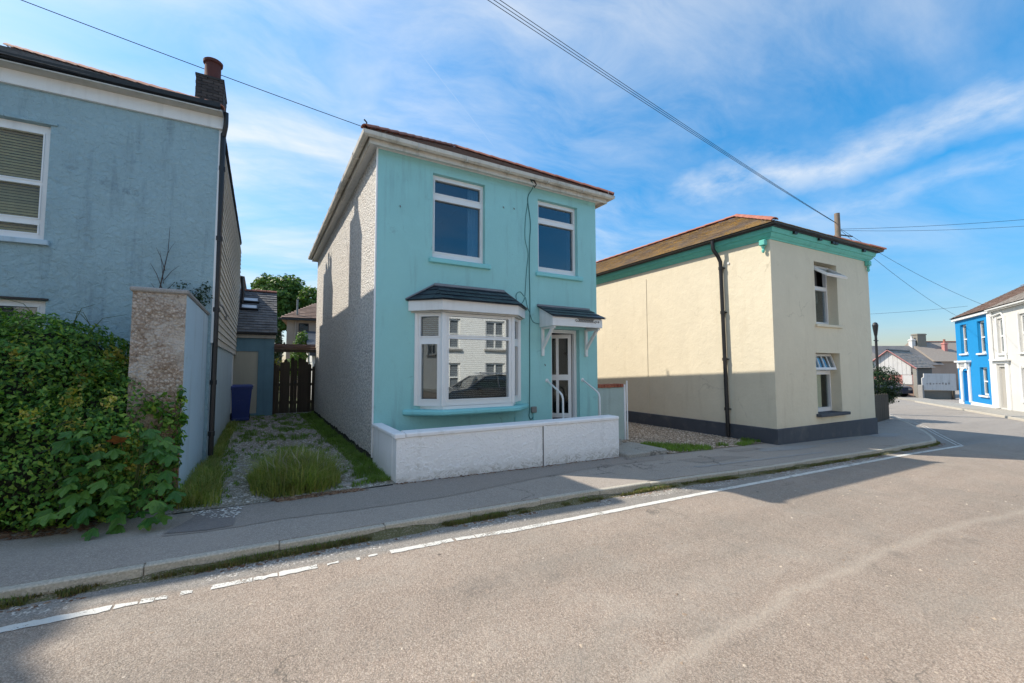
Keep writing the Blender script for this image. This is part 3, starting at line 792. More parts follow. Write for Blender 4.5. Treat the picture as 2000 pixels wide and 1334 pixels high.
def stones(name, pts, size, mat, parent=None, seed=1, kind='stuff', flat=.6):
    r = np.random.default_rng(seed); P_ = np.asarray(pts, float); n = len(P_)
    base = np.array([(1, 0, 0), (.3, .95, .1), (-.8, .6, 0), (-.8, -.6, .1), (.3, -.95, 0), (.1, .1, 1), (0, 0, -.6)], float)
    F0 = np.array([(0, 1, 5), (1, 2, 5), (2, 3, 5), (3, 4, 5), (4, 0, 5)])
    s = np.asarray(size) * np.ones(n) * (.5 + .9 * r.random(n)); th = r.random(n) * 2 * PI
    q = base[None] * (1 + .35 * r.normal(size=(n, 7, 1))) * s[:, None, None]
    q[:, :, 2] *= flat
    c, s_ = np.cos(th)[:, None], np.sin(th)[:, None]
    x = q[:, :, 0] * c - q[:, :, 1] * s_; y = q[:, :, 0] * s_ + q[:, :, 1] * c
    q = np.stack([x, y, q[:, :, 2]], 2) + P_[:, None]
    F = (np.arange(n)[:, None, None] * 7 + F0[None]).reshape(-1, 3)
    return npmesh(name, q.reshape(-1, 3), F, mat, parent, kind)
def inpoly(P_, poly):
    x, y = P_[:, 0], P_[:, 1]; ins = np.zeros(len(x), bool); n = len(poly)
    for i in range(n):
        (x0, y0), (x1, y1) = poly[i], poly[(i + 1) % n]
        if y0 == y1: continue
        c = ((y0 > y) != (y1 > y)) & (x < (x1 - x0) * (y - y0) / (y1 - y0) + x0); ins ^= c
    return ins
def scatter(poly, n, seed, z=None, dens=None):
    r = np.random.default_rng(seed); p = np.array(poly)
    q = r.random((int(n * 3), 2)) * (p.max(0) - p.min(0)) + p.min(0)
    q = q[inpoly(q, poly)]
    if dens is not None: q = q[r.random(len(q)) < dens(q[:, 0], q[:, 1])]
    q = q[:n]; zz = np.array([G(x) for x in q[:, 0]]) if z is None else z(q)
    return np.column_stack([q, zz])
def sheet(name, poly, mat, dz, parent=None, skirt=None, kind=None, step=1.0):
    """A ground sheet over a plan polygon that follows the falling street; skirt gives it a real edge down to skirt."""
    P2 = []
    for i in range(len(poly)):
        a, b = Vector(poly[i]), Vector(poly[(i + 1) % len(poly)]); n = max(1, int((b - a).length / step))
        P2 += [a.lerp(b, k / n) for k in range(n)]
    mb = MB(); n = len(P2)
    bm = bmesh.new()
    vs = [bm.verts.new((p.x, p.y, 0)) for p in P2]
    f = bm.faces.new(vs)
    xs_ = [p.x for p in P2]
    x = math.ceil(min(xs_) / 2) * 2
    while x < max(xs_):
        bmesh.ops.bisect_plane(bm, geom=bm.verts[:] + bm.edges[:] + bm.faces[:], plane_co=(x + .001, 0, 0), plane_no=(1, 0, 0)); x += 2
    bmesh.ops.triangulate(bm, faces=bm.faces)
    for v in bm.verts: v.co.z = G(v.co.x) + dz
    bmesh.ops.recalc_face_normals(bm, faces=bm.faces)
    if bm.faces[:] and bm.faces[:][0].normal.z < 0: bmesh.ops.reverse_faces(bm, faces=bm.faces)
    if skirt is not None:
        be = [e for e in bm.edges if e.is_boundary]
        r = bmesh.ops.extrude_edge_only(bm, edges=be)
        for v in [g for g in r['geom'] if isinstance(g, bmesh.types.BMVert)]: v.co.z = G(v.co.x) + skirt
    me = bpy.data.meshes.new(name); bm.to_mesh(me); bm.free(); me.materials.append(mat)
    o = bpy.data.objects.new(name, me); COL.objects.link(o)
    if parent is not None: o.parent = parent
    if kind: o['kind'] = kind
    return o

# ================================================================== GROUND
KERB = [(-14, -2.87), (-3, -2.88), (0, -2.86), (2, -2.90), (3.4, -2.94), (5.7, -3.14), (9.1, -3.30), (12.0, -3.37), (12.75, -3.31),
        (13.3, -3.14), (14.6, -2.66), (17.2, -1.52), (20.6, .08), (30, 4.5), (44, 11.2)]
road = sheet('road', [(-160, -150), (220, -150), (220, 190), (-160, 190)], M['road'], ROADZ, kind='structure', step=50)
ground = sheet('ground', [(-160, -1.0), (8, -1.0), (12.5, -1.6), (15.4, -.9), (20.4, 1.3), (44, 12.6), (220, 95), (220, 190), (-160, 190)],
               M['grassland'], -.03, kind='structure', step=40)
inner = []
for i, (x, y) in enumerate(KERB):
    a = Vector(KERB[max(0, i - 1)]); b = Vector(KERB[min(len(KERB) - 1, i + 1)]); d = (b - a).normalized()
    inner.append((x - d.y * .078, y + d.x * .078))
pav = sheet('pavement', [*inner, (43, 13.2), (20.2, 2.0), (15.0, -.4), (12.5, -1.2), (8.2, -1.2), (8.2, -1.72), (5.1, -1.62), (4.2, -1.2), (0, -1.2), (-.05, -1.42), (-2.35, -1.52), (-2.5, -1.2), (-14, -1.2)],
            M['pave'], 0, skirt=-.12, kind='structure')
# kerb stones, one by one
def kerb_run(parent, path, s0, s1, flip=1):
    pts = [Vector(p) for p in path]; cum = [0]
    for a, b in zip(pts, pts[1:]): cum.append(cum[-1] + (b - a).length)
    def at(s):
        for i in range(len(pts) - 1):
            if s <= cum[i + 1]: return pts[i].lerp(pts[i + 1], (s - cum[i]) / (cum[i + 1] - cum[i]))
        return pts[-1]
    s = s0; cache = {}
    while s < s1:
        L = .915 if s < 26.2 or s > 28 else .45
        a, b = at(s + .002), at(s + L - .002); dd = b - a
        key = round(dd.length, 2)
        if key not in cache:
            mb = MB().bbox(0, dd.length, 0, .080, -.16, .003, .009)
            o = mb.build('kerb_stone', M['kerb'], parent); cache[key] = o
        else: o = inst(cache[key], parent)
        o.name = 'kerb_stone'
        ang = math.atan2(dd.y, dd.x); za, zb = G(a.x), G(b.x)
        o.location = (a.x, a.y + rnd.uniform(-.006, .006), za + rnd.uniform(-.008, .004))
        o.rotation_euler = (0, -math.atan2(zb - za, dd.length), ang)
        s += L
kerb_run(pav, KERB, 8.0, 36.5)
OPP = [(-60, -8.5), (13.7, -8.5), (24.8, -2.67), (38.7, 4.65), (58, 14.8)]
opp_in = [(x + (.0 if y < -8 else .05), y - .12) for x, y in OPP]
pav2 = sheet('pavement', [*[(p[0], p[1]) for p in reversed(opp_in)], (-60, -9.95), (13.2, -9.95), (25.7, -4.4), (39.6, 2.9), (59, 13)], M['yard'], 0, skirt=-.12, kind='structure')
pav2.data.materials[0] = M['concrete']
kerb_run(pav2, OPP[1:4], 11.0, 28.2)
# patches let into the pavement
def patch(name, poly, mat, dz=.004):
    r = []
    for i in range(len(poly)):
        a, b = Vector(poly[i]), Vector(poly[(i + 1) % len(poly)]); n = max(1, int((b - a).length / .12))
        for k in range(n):
            p = a.lerp(b, k / n); r.append((p.x + rnd.uniform(-.012, .012), p.y + rnd.uniform(-.012, .012)))
    return sheet(name, r, mat, dz, pav, step=9)
patch('trench_patch', [(-2.3, -1.54), (-1.0, -1.5), (0.05, -1.43), (4.05, -1.41), (4.9, -1.68), (4.6, -1.92), (3.2, -1.86), (1.79, -2.02), (.3, -2.26), (-.65, -2.25), (-1.34, -2.2), (-2.0, -2.26), (-2.35, -2.2)], M['patch2'], .004)
patch('asphalt_patch', [(-2.33, -2.14), (-2.1, -1.58), (-1.76, -1.56), (-1.8, -2.19), (-2.0, -2.22)], M['patch'], .009)
patch('cement_patch', [(11.9, -2.18), (13.2, -2.16), (13.35, -2.45), (12.6, -2.62), (12.0, -2.5)], M['pale_patch'], .004)
patch('cement_patch', [(7.2, -2.05), (8.5, -2.22), (9.0, -2.5), (7.9, -2.5), (7.0, -2.3)], M['pale_patch'], .004)
patch('asphalt_patch', [(4.75, -2.05), (5.9, -2.2), (6.3, -2.5), (5.0, -2.45)], M['patch2'], .004)
patch('asphalt_patch', [(6.4, -1.85), (7.4, -1.95), (7.3, -2.15), (6.5, -2.1)], M['patch2'], .004)
patch('cement_patch', [(9.2, -2.3), (11.3, -2.3), (11.2, -2.38), (9.2, -2.4)], M['pale_patch'], .004)
patch('cement_patch', [(4.6, -2.55), (8.2, -2.85), (8.1, -2.93), (4.6, -2.63)], M['pale_patch'], .0045)
# white edge line, worn through in places
def marking(pts, w, jag=.007, worn=.0, name='line_marking'):
    P_ = [Vector(p) for p in pts]; out = []
    for a, b in zip(P_, P_[1:]):
        n = max(1, int((b - a).length / .03)); out += [a.lerp(b, k / n) for k in range(n)]
    out.append(P_[-1]); mb = MB(); L_, R_ = [], []
    for i, p in enumerate(out):
        d = (out[min(i + 1, len(out) - 1)] - out[max(0, i - 1)]).normalized(); nrm = Vector((-d.y, d.x))
        en = 1
        wl = w / 2 * en + rnd.uniform(-jag, jag) - worn * rnd.random(); wr = w / 2 * en + rnd.uniform(-jag, jag) - worn * rnd.random()
        L_.append(p + nrm * wl); R_.append(p - nrm * wr)
    z = lambda q: G(q.x) + ROADZ + .0045
    for i in range(len(out) - 1):
        mb.quad(*[(q.x, q.y, z(q)) for q in (R_[i], R_[i + 1], L_[i + 1], L_[i])])
    return mb.build(name, M['paint'], road)
LINE = [(-4.5, -3.28), (-2.9, -3.29), (-1.1, -3.285), (0.02, -3.30), (.6, -3.36), (2, -3.39), (3.9, -3.425), (6.5, -3.49), (9.74, -3.585), (11.6, -3.66), (12.95, -3.715)]
def lseg(x0, x1, w=.095, jag=.008, worn=0):
    def ly(x):
        for (a, b), (c, d) in zip(LINE, LINE[1:]):
            if a <= x <= c: return b + (d - b) * (x - a) / (c - a)
    xs_ = [x0] + [p[0] for p in LINE if x0 < p[0] < x1] + [x1]
    marking([(x, ly(x)) for x in xs_], w, jag, worn)
for a, b, w, j, wo in [(-4.4, -2.97, .088, .006, .008), (-2.955, -2.43, .088, .007, .01), (-2.415, -2.29, .08, .008, .02), (-2.28, -2.205, .07, .008, .01), (-2.20, -2.13, .06, .012, .01), (-2.06, -1.99, .07, .014, .01),
                       (-1.88, -1.62, .08, .006, .012), (-1.612, -1.45, .08, .008, .02), (-1.44, -1.165, .085, .007, .008), (-1.09, -1.0, .055, .014, .01), (-.86, -.83, .05, .012, .01), (-.76, -.68, .045, .01, .01),
                       (-.57, .02, .08, .005, .006), (.05, .24, .08, .006, .012), (.25, 6.0, .082, .005, 0), (6.0, 12.9, .085, .005, 0)]:
    lseg(a, b, w, j, wo)
DBL = [(12.85, -3.64), (13.05, -3.56), (14.3, -3.02), (15.9, -2.35), (17.7, -1.63), (21.2, .2), (26, 2.5)]
marking(DBL, .035, .004, .012)
marking([(x + .065, y - .085) for x, y in DBL], .035, .004, .012)
# driveway, yard, garden beds
drive = sheet('driveway', [(-2.42, -1.5), (-1.6, -1.5), (0, -1.38), (0.02, 0), (0.03, 9.6), (-2.6, 9.6)], M['drive'], .006, kind='structure')
yard = sheet('gravel_yard', [(5.15, -1.64), (8.19, -1.74), (8.6, 12), (4.9, 12), (4.9, -.6)], M['yard'], .006, kind='structure')
bed = sheet('garden_bed', [(-14, -1.42), (-2.8, -1.42), (-2.8, 1.1), (-14, 1.1)], M['earth'], .012, kind='structure')
forecourt = sheet('forecourt', [(0.1, -1.25), (4.6, -1.25), (4.8, 0), (0.1, 0)], M['concrete'], .02, kind='structure')

# ================================================================== TEAL HOUSE
TH = thing('teal_house', 'turquoise painted two storey house with a white bay window and pebbledash side', 'house')
TW, TD, TZ = 4.8, 8.7, 5.36
WL = (.97, 2.02, 3.50, 5.07); WR = (3.24, 4.28, 3.50, 5.05); DO = (3.56, 4.30, .36, 2.36)
BAYH = (.75, 2.72, .90, 2.52)
MB().facade(0, TW, -.35, TZ, [WL, WR, DO, BAYH], .13).build('front_wall', M['teal'], TH)
mb = MB(); mb.quad((TW, 0, -.4), (TW, TD, -.4), (TW, TD, TZ), (TW, 0, TZ)); mb.quad((0, TD, -.4), (TW, TD, -.4), (TW, TD, TZ), (0, TD, TZ)); mb.quad((.012, 0.02, -.4), (.012, TD, -.4), (.012, TD, TZ), (.012, .02, TZ))
mb.build('rear_wall', M['brown_wall'], TH)
# pebbledash skin with a ragged lower edge, proud of the footing
mb = MB(); n = 70; lo = [.13 + rnd.uniform(-.02, .03) - .004 * i / n for i in range(n + 1)]
for i in range(n):
    y0, y1 = .035 + (TD - .035) * i / n, .035 + (TD - .035) * (i + 1) / n
    mb.quad((-.022, y0, lo[i]), (-.022, y1, lo[i + 1]), (-.022, y1, TZ), (-.022, y0, TZ))
    mb.quad((-.022, y0, lo[i]), (.012, y0, lo[i] + .01), (.012, y1, lo[i + 1] + .01), (-.022, y1, lo[i + 1]))
mb.build('side_wall', M['pebble'], TH)
MB().box(-.006, .010, 0.05, TD, -.3, .16).build('footing', M['mortar'], TH)
MB().bbox(-.028, .0, -.002, .036, .10, TZ, .006).build('corner_bead', M['white_smooth'], TH)
# eaves: soffit, fascia, gutter all round
loop = [(0, 0), (TW, 0), (TW, TD), (0, TD)]
MB().sweep(loop, [(-.02, 5.285), (.165, 5.285), (.165, 5.305), (-.02, 5.305)], True).build('soffit', M['white_wood'], TH)
MB().sweep(loop, [(.165, 5.225), (.187, 5.225), (.187, 5.39), (.165, 5.39)], True).build('fascia', M['fascia'], TH)
MB().sweep(loop, [(.0, 5.262), (.014, 5.262), (.014, 5.283), (0, 5.283)], True).build('bed_moulding', M['white_wood'], TH)
gp = [(.188 + o, 5.378 + z) for o, z in GUT]
MB().sweep(loop, gp, True).build('gutter', M['fascia'], TH)
br = MB()
for x in (.6, 1.5, 2.4, 3.3, 4.2):
    o = MB().box(x - .012, x + .012, -.30, -.19, 5.285, 5.297); o.box(x - .012, x + .012, -.322, -.314, 5.29, 5.375); o.build('gutter_bracket', M['fascia'], TH)
for y in (.6, 1.6, 2.6, 3.7, 4.8, 5.9, 7.0, 8.1):
    o = MB().box(-.30, -.19, y - .012, y + .012, 5.285, 5.297); o.box(-.322, -.314, y - .012, y + .012, 5.29, 5.375); o.build('gutter_bracket', M['fascia'], TH)
hip_roof(TH, -.27, TW + .27, -.27, TD + .27, 5.385, R(31.0), M['slate_red'], hip_parts=('fl', 'fr'), faces=('front', 'left', 'right'), seed=5)
mb = MB().tube([(-.25, -.25, 5.40), (-.25, -.25, 5.52), (-.29, -.25, 5.555)], .012, 6); mb.build('wire_bracket', M['black'], TH)
MB().tube([(TW + .16, -.27, 5.40), (TW + .16, -.27, 5.48)], .008, 6).build('gutter_stay', M['lead'], TH)
# upper windows
w1 = window(TH, WL[0] + .004, WL[1] - .004, 3.53, 5.066, .085, [(1.035, 1.955, 4.74, 4.985), (1.035, 1.955, 3.655, 4.615)])
w2 = window(TH, WR[0] + .004, WR[1] - .004, 3.53, 5.046, .085, [(3.305, 4.215, 4.69, 4.965), (3.305, 4.215, 3.645, 4.57)])
for (a0, a1, b, tp) in (WL, WR):
    MB().bbox(a0 - .065, a1 + .105, -.065, .10, b - .075, b + .012, .012).build('window_sill', M['teal_dark'], TH)
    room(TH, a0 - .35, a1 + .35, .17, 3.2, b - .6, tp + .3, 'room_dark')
mb = MB()
def drape(mb, a0, a1, y, z0, z1, n=14, amp=.022):
    pts = [(a0 + (a1 - a0) * i / n, y + amp * math.sin(i * 2.1)) for i in range(n + 1)]
    for (x0, y0), (x1, y1) in zip(pts, pts[1:]): mb.quad((x0, y0, z0), (x1, y1, z0), (x1, y1, z1), (x0, y0, z1))
    return mb
drape(mb, 1.76, 1.98, .24, 3.5, 5.05).build('curtain', M['curtain'], w1)
drape(MB(), 4.16, 4.26, .24, 3.5, 5.05, 6).build('curtain', M['room'], w2)
# bay window
BE = .32; PA, PB, PC, PD = Vector((.69, 0)), Vector((1.07, -BE)), Vector((2.45, -BE)), Vector((2.77, 0))
BAY = MB()
BAY.prism([(.69, .1, .845), (1.07, -BE, .845), (2.45, -BE, .845), (2.77, .1, .845)], (0, 0, .06))
bay = BAY.build('bay_window', M['upvc'], TH)
MB().prism([(.60, .0, 2.50), (1.02, -BE - .10, 2.50), (2.48, -BE - .10, 2.50), (2.86, .0, 2.50)], (0, 0, .035)).build('soffit', M['soffit'], bay)
def facet(p, q):
    d = (q - p); a = math.atan2(d.y, d.x)
    return Matrix.Translation((p.x, p.y, 0)) @ Matrix.Rotation(a, 4, 'Z'), d.length
X1, L1 = facet(PA, PB); X2, L2 = facet(PB, PC); X3, L3 = facet(PC, PD)
window(bay, .03, L1 - .03, .90, 2.50, 0, [(.085, L1 - .085, 2.10, 2.44), (.105, L1 - .105, 1.02, 1.96)], glass='glass', xf=X1, name='casement')
window(bay, .03, L2 - .03, .90, 2.50, 0, [(.095, L2 - .095, 2.12, 2.45), (.095, L2 - .095, 1.01, 2.055)], glass='glass_bay', xf=X2, name='casement')
window(bay, .03, L3 - .03, .90, 2.50, 0, [(.085, L3 - .085, 2.10, 2.44), (.105, L3 - .105, 1.02, 1.96)], glass='glass', xf=X3, name='casement')
for p in (PB, PC):
    MB().tube([(p.x, p.y + .012, .905), (p.x, p.y + .012, 2.5)], .042, 8).build('corner_post', M['upvc'], bay)
for p in (PA, PD):
    MB().bbox(p.x - .03, p.x + .03, -.035, .05, .905, 2.5, .006).build('corner_post', M['upvc'], bay)
MB().sweep([(.50, .02), (1.03, -.40), (2.50, -.40), (2.95, .02)], [(-.5, .752), (.03, .752), (.055, .775), (.055, .815), (.03, .845), (-.5, .85)]).build('sill', M['teal_dark'], bay)
MB().sweep([(.56, .0), (1.0, -.445), (2.47, -.445), (2.895, .0)], [(0, 2.53), (.022, 2.53), (.022, 2.705), (0, 2.705)]).build('fascia', M['white_wood'], bay)
c0 = [(.50, .0, 2.71), (.96, -.53, 2.71), (2.52, -.53, 2.71), (2.97, .0, 2.71)]; c1 = [(1.06, .0, 3.035), (2.40, .0, 3.035)]
MB().add([Vector(p) - Vector((0, 0, .008)) for p in c0 + c1], [(0, 1, 4), (1, 2, 5, 4), (2, 3, 5), (0, 4, 5, 3), (3, 2, 1, 0)]).build('roof_deck', M['slate'], bay)
def slate_parts(parent, O, U, V, width, length, exp, w, mat, th=.007, seed=1, name='slate'):
    r = random.Random(seed); O, U, V = Vector(O), Vector(U).normalized(), Vector(V).normalized(); N = U.cross(V); v = 0; row = 0
    while v < length - .03:
        ve = min(v + exp * 1.2, length); va = min(v + exp, length)
        b0, b1 = width(v); t0, t1 = width(va)
        u = b0 - (w / 2 if row % 2 else r.uniform(0, .04))
        while u < b1 - .01:
            a, b = u + .0025, u + w - .0025
            la, lb = max(a, b0), min(b, b1); ta, tb = max(a, t0), min(b, t1)
            if lb - la > .03:
                if tb < ta: ta = tb = (ta + tb) / 2
                lo = th * 2.2 + r.uniform(0, .003)
                top = ve if tb - ta > .02 else va
                vj = v - r.uniform(0, .006)
                q = [(la, vj, lo - th), (lb, vj, lo - th), (tb, top, .002), (ta, top, .002), (la, vj, lo), (lb, vj, lo), (tb, top, .004), (ta, top, .004)]
                mb = MB().add([O + U * x + V * y + N * z for x, y, z in q], [(4, 5, 6, 7), (0, 1, 5, 4), (1, 2, 6, 5), (3, 0, 4, 7), (0, 3, 2, 1)])
                mb.build(name, mat, parent)
            u += w
        v += exp; row += 1
V2 = Vector((0, .53, .325)); Lc = V2.length
slate_parts(bay, c0[1], (1, 0, 0), V2, lambda v: (.10 * v / Lc, 1.56 - .12 * v / Lc), Lc, .165, .27, M['slate_new'], seed=2)
def tri_plane(p, q, apex):
    p, q, apex = Vector(p), Vector(q), Vector(apex); U = (q - p).normalized(); d = apex - p; ua = d.dot(U); V = d - U * ua
    return U, V, ua, V.length, (q - p).length
U, V, ua, Lv, W_ = tri_plane(c0[0], c0[1], c1[0]); slate_parts(bay, c0[0], U, V, lambda v: (ua * v / Lv, W_ - (W_ - ua) * v / Lv), Lv, .165, .27, M['slate_new'], seed=3)
U, V, ub, Lv2, W2_ = tri_plane(c0[2], c0[3], c1[1]); slate_parts(bay, c0[2], U, V, lambda v: (ub * v / Lv2, W2_ - (W2_ - ub) * v / Lv2), Lv2, .165, .27, M['slate_new'], seed=4)
mb = MB(); mb.bbox(1.0, 2.42, -.06, -.004, 3.005, 3.055, .008); mb.tube([(1.04, -.02, 3.05), (.50, -.012, 2.735)], .016, 6); mb.tube([(2.41, -.02, 3.05), (2.97, -.012, 2.735)], .010, 6)
mb.build('flashing', M['lead'], bay)
room(TH, .3, 3.2, .14, 3.6, .4, 2.75, 'room')
sl = MB().box(-.5, .5, -.013, .013, -.0012, .0012).build('blind_slat', M['blind'], bay)
def blinds(x0, x1, y, z0, z1, xf, step=.034, tilt=.45):
    global sl
    n = int((z1 - z0) / step)
    for i in range(n):
        o = sl if (sl.location.length == 0) else inst(sl, bay)
        o.name = 'blind_slat'
        p = xf @ Vector(((x0 + x1) / 2, y, z1 - step * (i + .5)))
        o.location = p; o.scale = (x1 - x0, 1, 1)
        o.rotation_euler = (xf.to_euler().x + tilt, 0, xf.to_euler().z)
blinds(.06, L2 - .06, .12, 1.0, 2.46, X2)
blinds(.06, L1 - .06, .10, 1.98, 2.46, X1)
blinds(.06, L3 - .06, .10, 1.0, 2.46, X3)
# door canopy
CN = MB().prism([(3.26, -.01, 2.375), (3.26, -.01, 2.80), (3.26, -.46, 2.585), (3.26, -.46, 2.375)], (.022, 0, 0))
CN.prism([(4.49, -.01, 2.375), (4.49, -.01, 2.80), (4.49, -.46, 2.585), (4.49, -.46, 2.375)], (.022, 0, 0))
CN.box(3.283, 4.489, -.44, -.012, 2.42, 2.44)
can = CN.build('door_canopy', M['white_wood'], TH)
MB().bbox(3.25, 4.525, -.484, -.461, 2.372, 2.553, .006).build('fascia', M['white_wood'], can)
MB().add([(3.21, .0, 2.795), (4.57, .0, 2.795), (4.57, -.53, 2.553), (3.21, -.53, 2.553), (3.21, .0, 2.81), (4.57, .0, 2.81), (4.57, -.53, 2.568), (3.21, -.53, 2.568)],
         [(0, 1, 2, 3), (7, 6, 5, 4), (0, 4, 5, 1), (3, 2, 6, 7), (0, 3, 7, 4), (1, 5, 6, 2)]).build('roof_deck', M['slate'], can)
Vc = Vector((0, .53, .242)); slate_parts(can, (3.20, -.535, 2.568), (1, 0, 0), Vc, lambda v: (0, 1.38), Vc.length, .19, .30, M['slate_new'], seed=9)
MB().bbox(3.20, 4.58, -.035, -.003, 2.80, 2.845, .006).build('flashing', M['lead'], can)
for x in (3.325, 4.465):
    b = MB().bbox(x - .03, x + .03, -.055, -.002, 1.79, 2.372, .006)
    b.prism([(x - .022, -.05, 1.93), (x - .022, -.05, 2.02), (x - .022, -.36, 2.37), (x - .022, -.44, 2.37)], (.044, 0, 0))
    b.bbox(x - .025, x + .025, -.45, -.056, 2.33, 2.371, .005)
    b.build('bracket', M['white_wood'], can)
# small wrought scroll ornament on the canopy board
orn = MB()
def scroll(cx, cz, r, s):
    orn.tube([(cx + s * r * (1 - k / 14) * math.cos(k * .62), -.492, cz + r * (1 - k / 14) * math.sin(k * .62)) for k in range(12)], .006, 5)
for i in range(9):
    x = 3.90 + i * .044
    orn.tube([(x - .014, -.492, 2.476), (x - .004, -.492, 2.53), (x + .012, -.492, 2.49), (x + .02, -.492, 2.535)], .006, 5)
orn.tube([(3.86, -.492, 2.535), (4.30, -.492, 2.535)], .007, 5); orn.tube([(3.86, -.492, 2.476), (4.30, -.492, 2.476)], .006, 5)
scroll(3.83, 2.488, .034, -1); scroll(4.33, 2.480, .034, 1); scroll(4.41, 2.488, .022, 1)
orn.build('scroll_ornament', M['greybox'], can)
# door: frame, a glazed leaf standing ajar, dark hall
window(TH, DO[0] + .004, DO[1] - .004, .365, 2.355, .10, [(3.635, 4.225, .47, 2.285)], name='door_frame', panes=False)
leafx = Matrix.Translation((4.215, .18, 0)) @ Matrix.Rotation(R(180 - 38), 4, 'Z')
lf = window(TH, .0, .585, .475, 2.275, -.02, [(.07, .27, 1.40, 2.19), (.33, .52, 1.40, 2.19), (.07, .27, .57, 1.28), (.33, .52, .57, 1.28)], xf=leafx, dp=.045, name='door', glass='glass_door')
mb = MB(leafx); mb.bbox(.545, .575, -.06, -.02, 1.26, 1.44, .006); mb.tube([(.56, -.055, 1.33), (.44, -.065, 1.33)], .009, 6); mb.build('handle', M['steel'], lf)
mb = MB(leafx); mb.bbox(.235, .36, -.034, -.0325 + .003, 1.29, 1.34, .001); mb.build('letter_plate', M['lead'], lf)
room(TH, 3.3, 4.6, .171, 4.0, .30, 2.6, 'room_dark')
MB().bbox(3.50, 4.36, -.06, .10, .28, .362, .01).build('threshold', M['concrete'], TH)
# cables and box on the front
def cable(name, pts, r, mat, parent, lab=None):
    P_ = [Vector(p) for p in pts]; out = []
    for i in range(len(P_) - 1):                          # Catmull-Rom
        p0, p1, p2, p3 = P_[max(0, i - 1)], P_[i], P_[i + 1], P_[min(len(P_) - 1, i + 2)]
        for k in range(6):
            s = k / 6; out.append(.5 * ((2 * p1) + (p2 - p0) * s + (2 * p0 - 5 * p1 + 4 * p2 - p3) * s * s + (3 * p1 - p0 - 3 * p2 + p3) * s ** 3))
    out.append(P_[-1]); o = MB().tube(out, r, 6).build(name, M[mat], parent, smooth=True)
    return o
yw = -.012
cable('wall_cable', [(2.94, -.21, 5.28), (3.03, -.16, 5.24), (3.06, -.05, 5.18), (3.01, yw, 5.08), (2.99, yw, 4.93), (3.05, yw, 4.5), (3.03, yw, 4.1), (3.02, yw, 3.5), (3.03, yw, 2.9), (3.02, yw, 2.2), (3.02, yw, 1.5), (3.01, yw, .75), (3.0, yw, .60), (3.04, yw, .53), (3.10, yw, .58), (3.10, yw, .66)], .0085, 'wallcable', TH)
cable('wall_cable', [(2.99, yw, 4.93), (2.93, yw, 4.55), (2.92, yw, 4.15), (2.99, yw, 3.85), (2.95, yw, 3.5), (2.92, yw, 3.1), (2.90, yw, 2.98), (2.80, yw, 3.06), (2.71, yw, 3.0), (2.72, yw, 2.88), (2.80, yw, 2.81), (2.87, yw, 2.87), (2.92, yw, 2.96), (2.96, yw, 2.80), (3.02, yw, 2.66), (3.10, yw, 2.48), (3.26, yw, 2.44)], .0055, 'wallcable', TH)
MB().tube([(2.92, -.21, 5.30), (3.02, -.21, 5.30), (3.08, -.19, 5.24), (3.05, -.15, 5.19)], .014, 6).build('cable_anchor', M['black'], TH)
MB().bbox(3.04, 3.16, -.06, -.002, .66, .78, .012).build('junction_box', M['greybox'], TH)
MB().tube([(3.10, -.02, .66), (3.10, -.02, .30)], .012, 6).build('conduit', M['teal_dark'], TH)
for x, z in ((2.42, 4.72), (2.66, 4.74), (3.39, 1.62), (.38, 4.35)):
    MB().tube([(x, .0, z), (x, -.02, z - .012), (x + .004, -.022, z - .035)], .009, 6).build('wall_hook', M['greybox'], TH)
MB().tube([(2.68, -.008, .60), (2.68, -.008, .40)], .008, 6).build('pipe_stub', M['teal_dark'], TH)

# ================================================================== FRONT GARDEN WALL
from mathutils import noise as mn
GW = thing('garden_wall', 'low white garden wall with swirled render before the turquoise house', 'wall', (0, -1.36, 0))
nx, nz = 420, 70; x0, x1 = .0, 4.075; mb = MB(); vs = []; fs = []
for i in range(nx + 1):
    for j in range(nz + 1):
        x = x0 + (x1 - x0) * i / nx; zb = G(x) + .012 + .012 * mn.noise(Vector((x * 9, 0, 0))); z = zb + (.60 - zb) * j / nz
        p = Vector((x * 1.0 + z * .8, z * 1.5 - x * .35, 0)); wv = mn.noise_vector(p * 3.1) * .35
        q = (p + wv) * 9.0
        s1 = mn.noise(Vector((x * 3.0, z * 3.0, 9))) * 1.2; dirn = 1 if mn.noise(Vector((x * 2.6, z * 3.4, 5))) > 0 else -1
        uu = x * .8 + dirn * z * .8; vv = z * .9 - dirn * x * .55
        hgt = (1 - abs(mn.noise(Vector((uu * 7 + s1, vv * 25, 1.3 + dirn))))) * .013 + mn.noise(Vector((x * 40, z * 48, 3))) * .007 + mn.noise(Vector((x * 14, z * 16, 2))) * .005 - .012
        if i in (0, nx) or j in (0, nz): hgt = 0.0
        strip = abs(x - 2.425) < .03
        vs.append((x, -.006 - (hgt if not strip else 0) - (.004), z))
for i in range(nx):
    for j in range(nz):
        a = i * (nz + 1) + j; fs.append((a, a + nz + 1, a + nz + 2, a + 1))
mb.add(vs, fs); mb.build('render_face', M['swirl'], GW, smooth=True)
MB().box(.0, 4.075, -.008, .19, -.3, .60).build('wall', M['white_smooth'], GW)
MB().box(-.006, .12, .19, 1.345, -.3, .60).build('side_wall', M['white_smooth'], GW)
MB().bbox(2.405, 2.445, -.026, -.004, -.20, .60, .004).build('joint_strip', M['white_smooth'], GW)
MB().box(2.39, 2.404, -.014, -.004, -.1, .598).build('joint_gap', M['mortar'], GW)
cop = [(-.245, .60), (.02, .60), (.034, .614), (.036, .648), (.02, .665), (-.225, .668), (-.245, .65)]
MB().sweep([(.13, 0), (4.06, 0)], cop).build('coping', M['white_smooth'], GW)
MB().tube([(4.062, .005, .632), (4.085, .10, .632), (4.062, .20, .632)], .032, 8).build('coping_end', M['white_smooth'], GW)
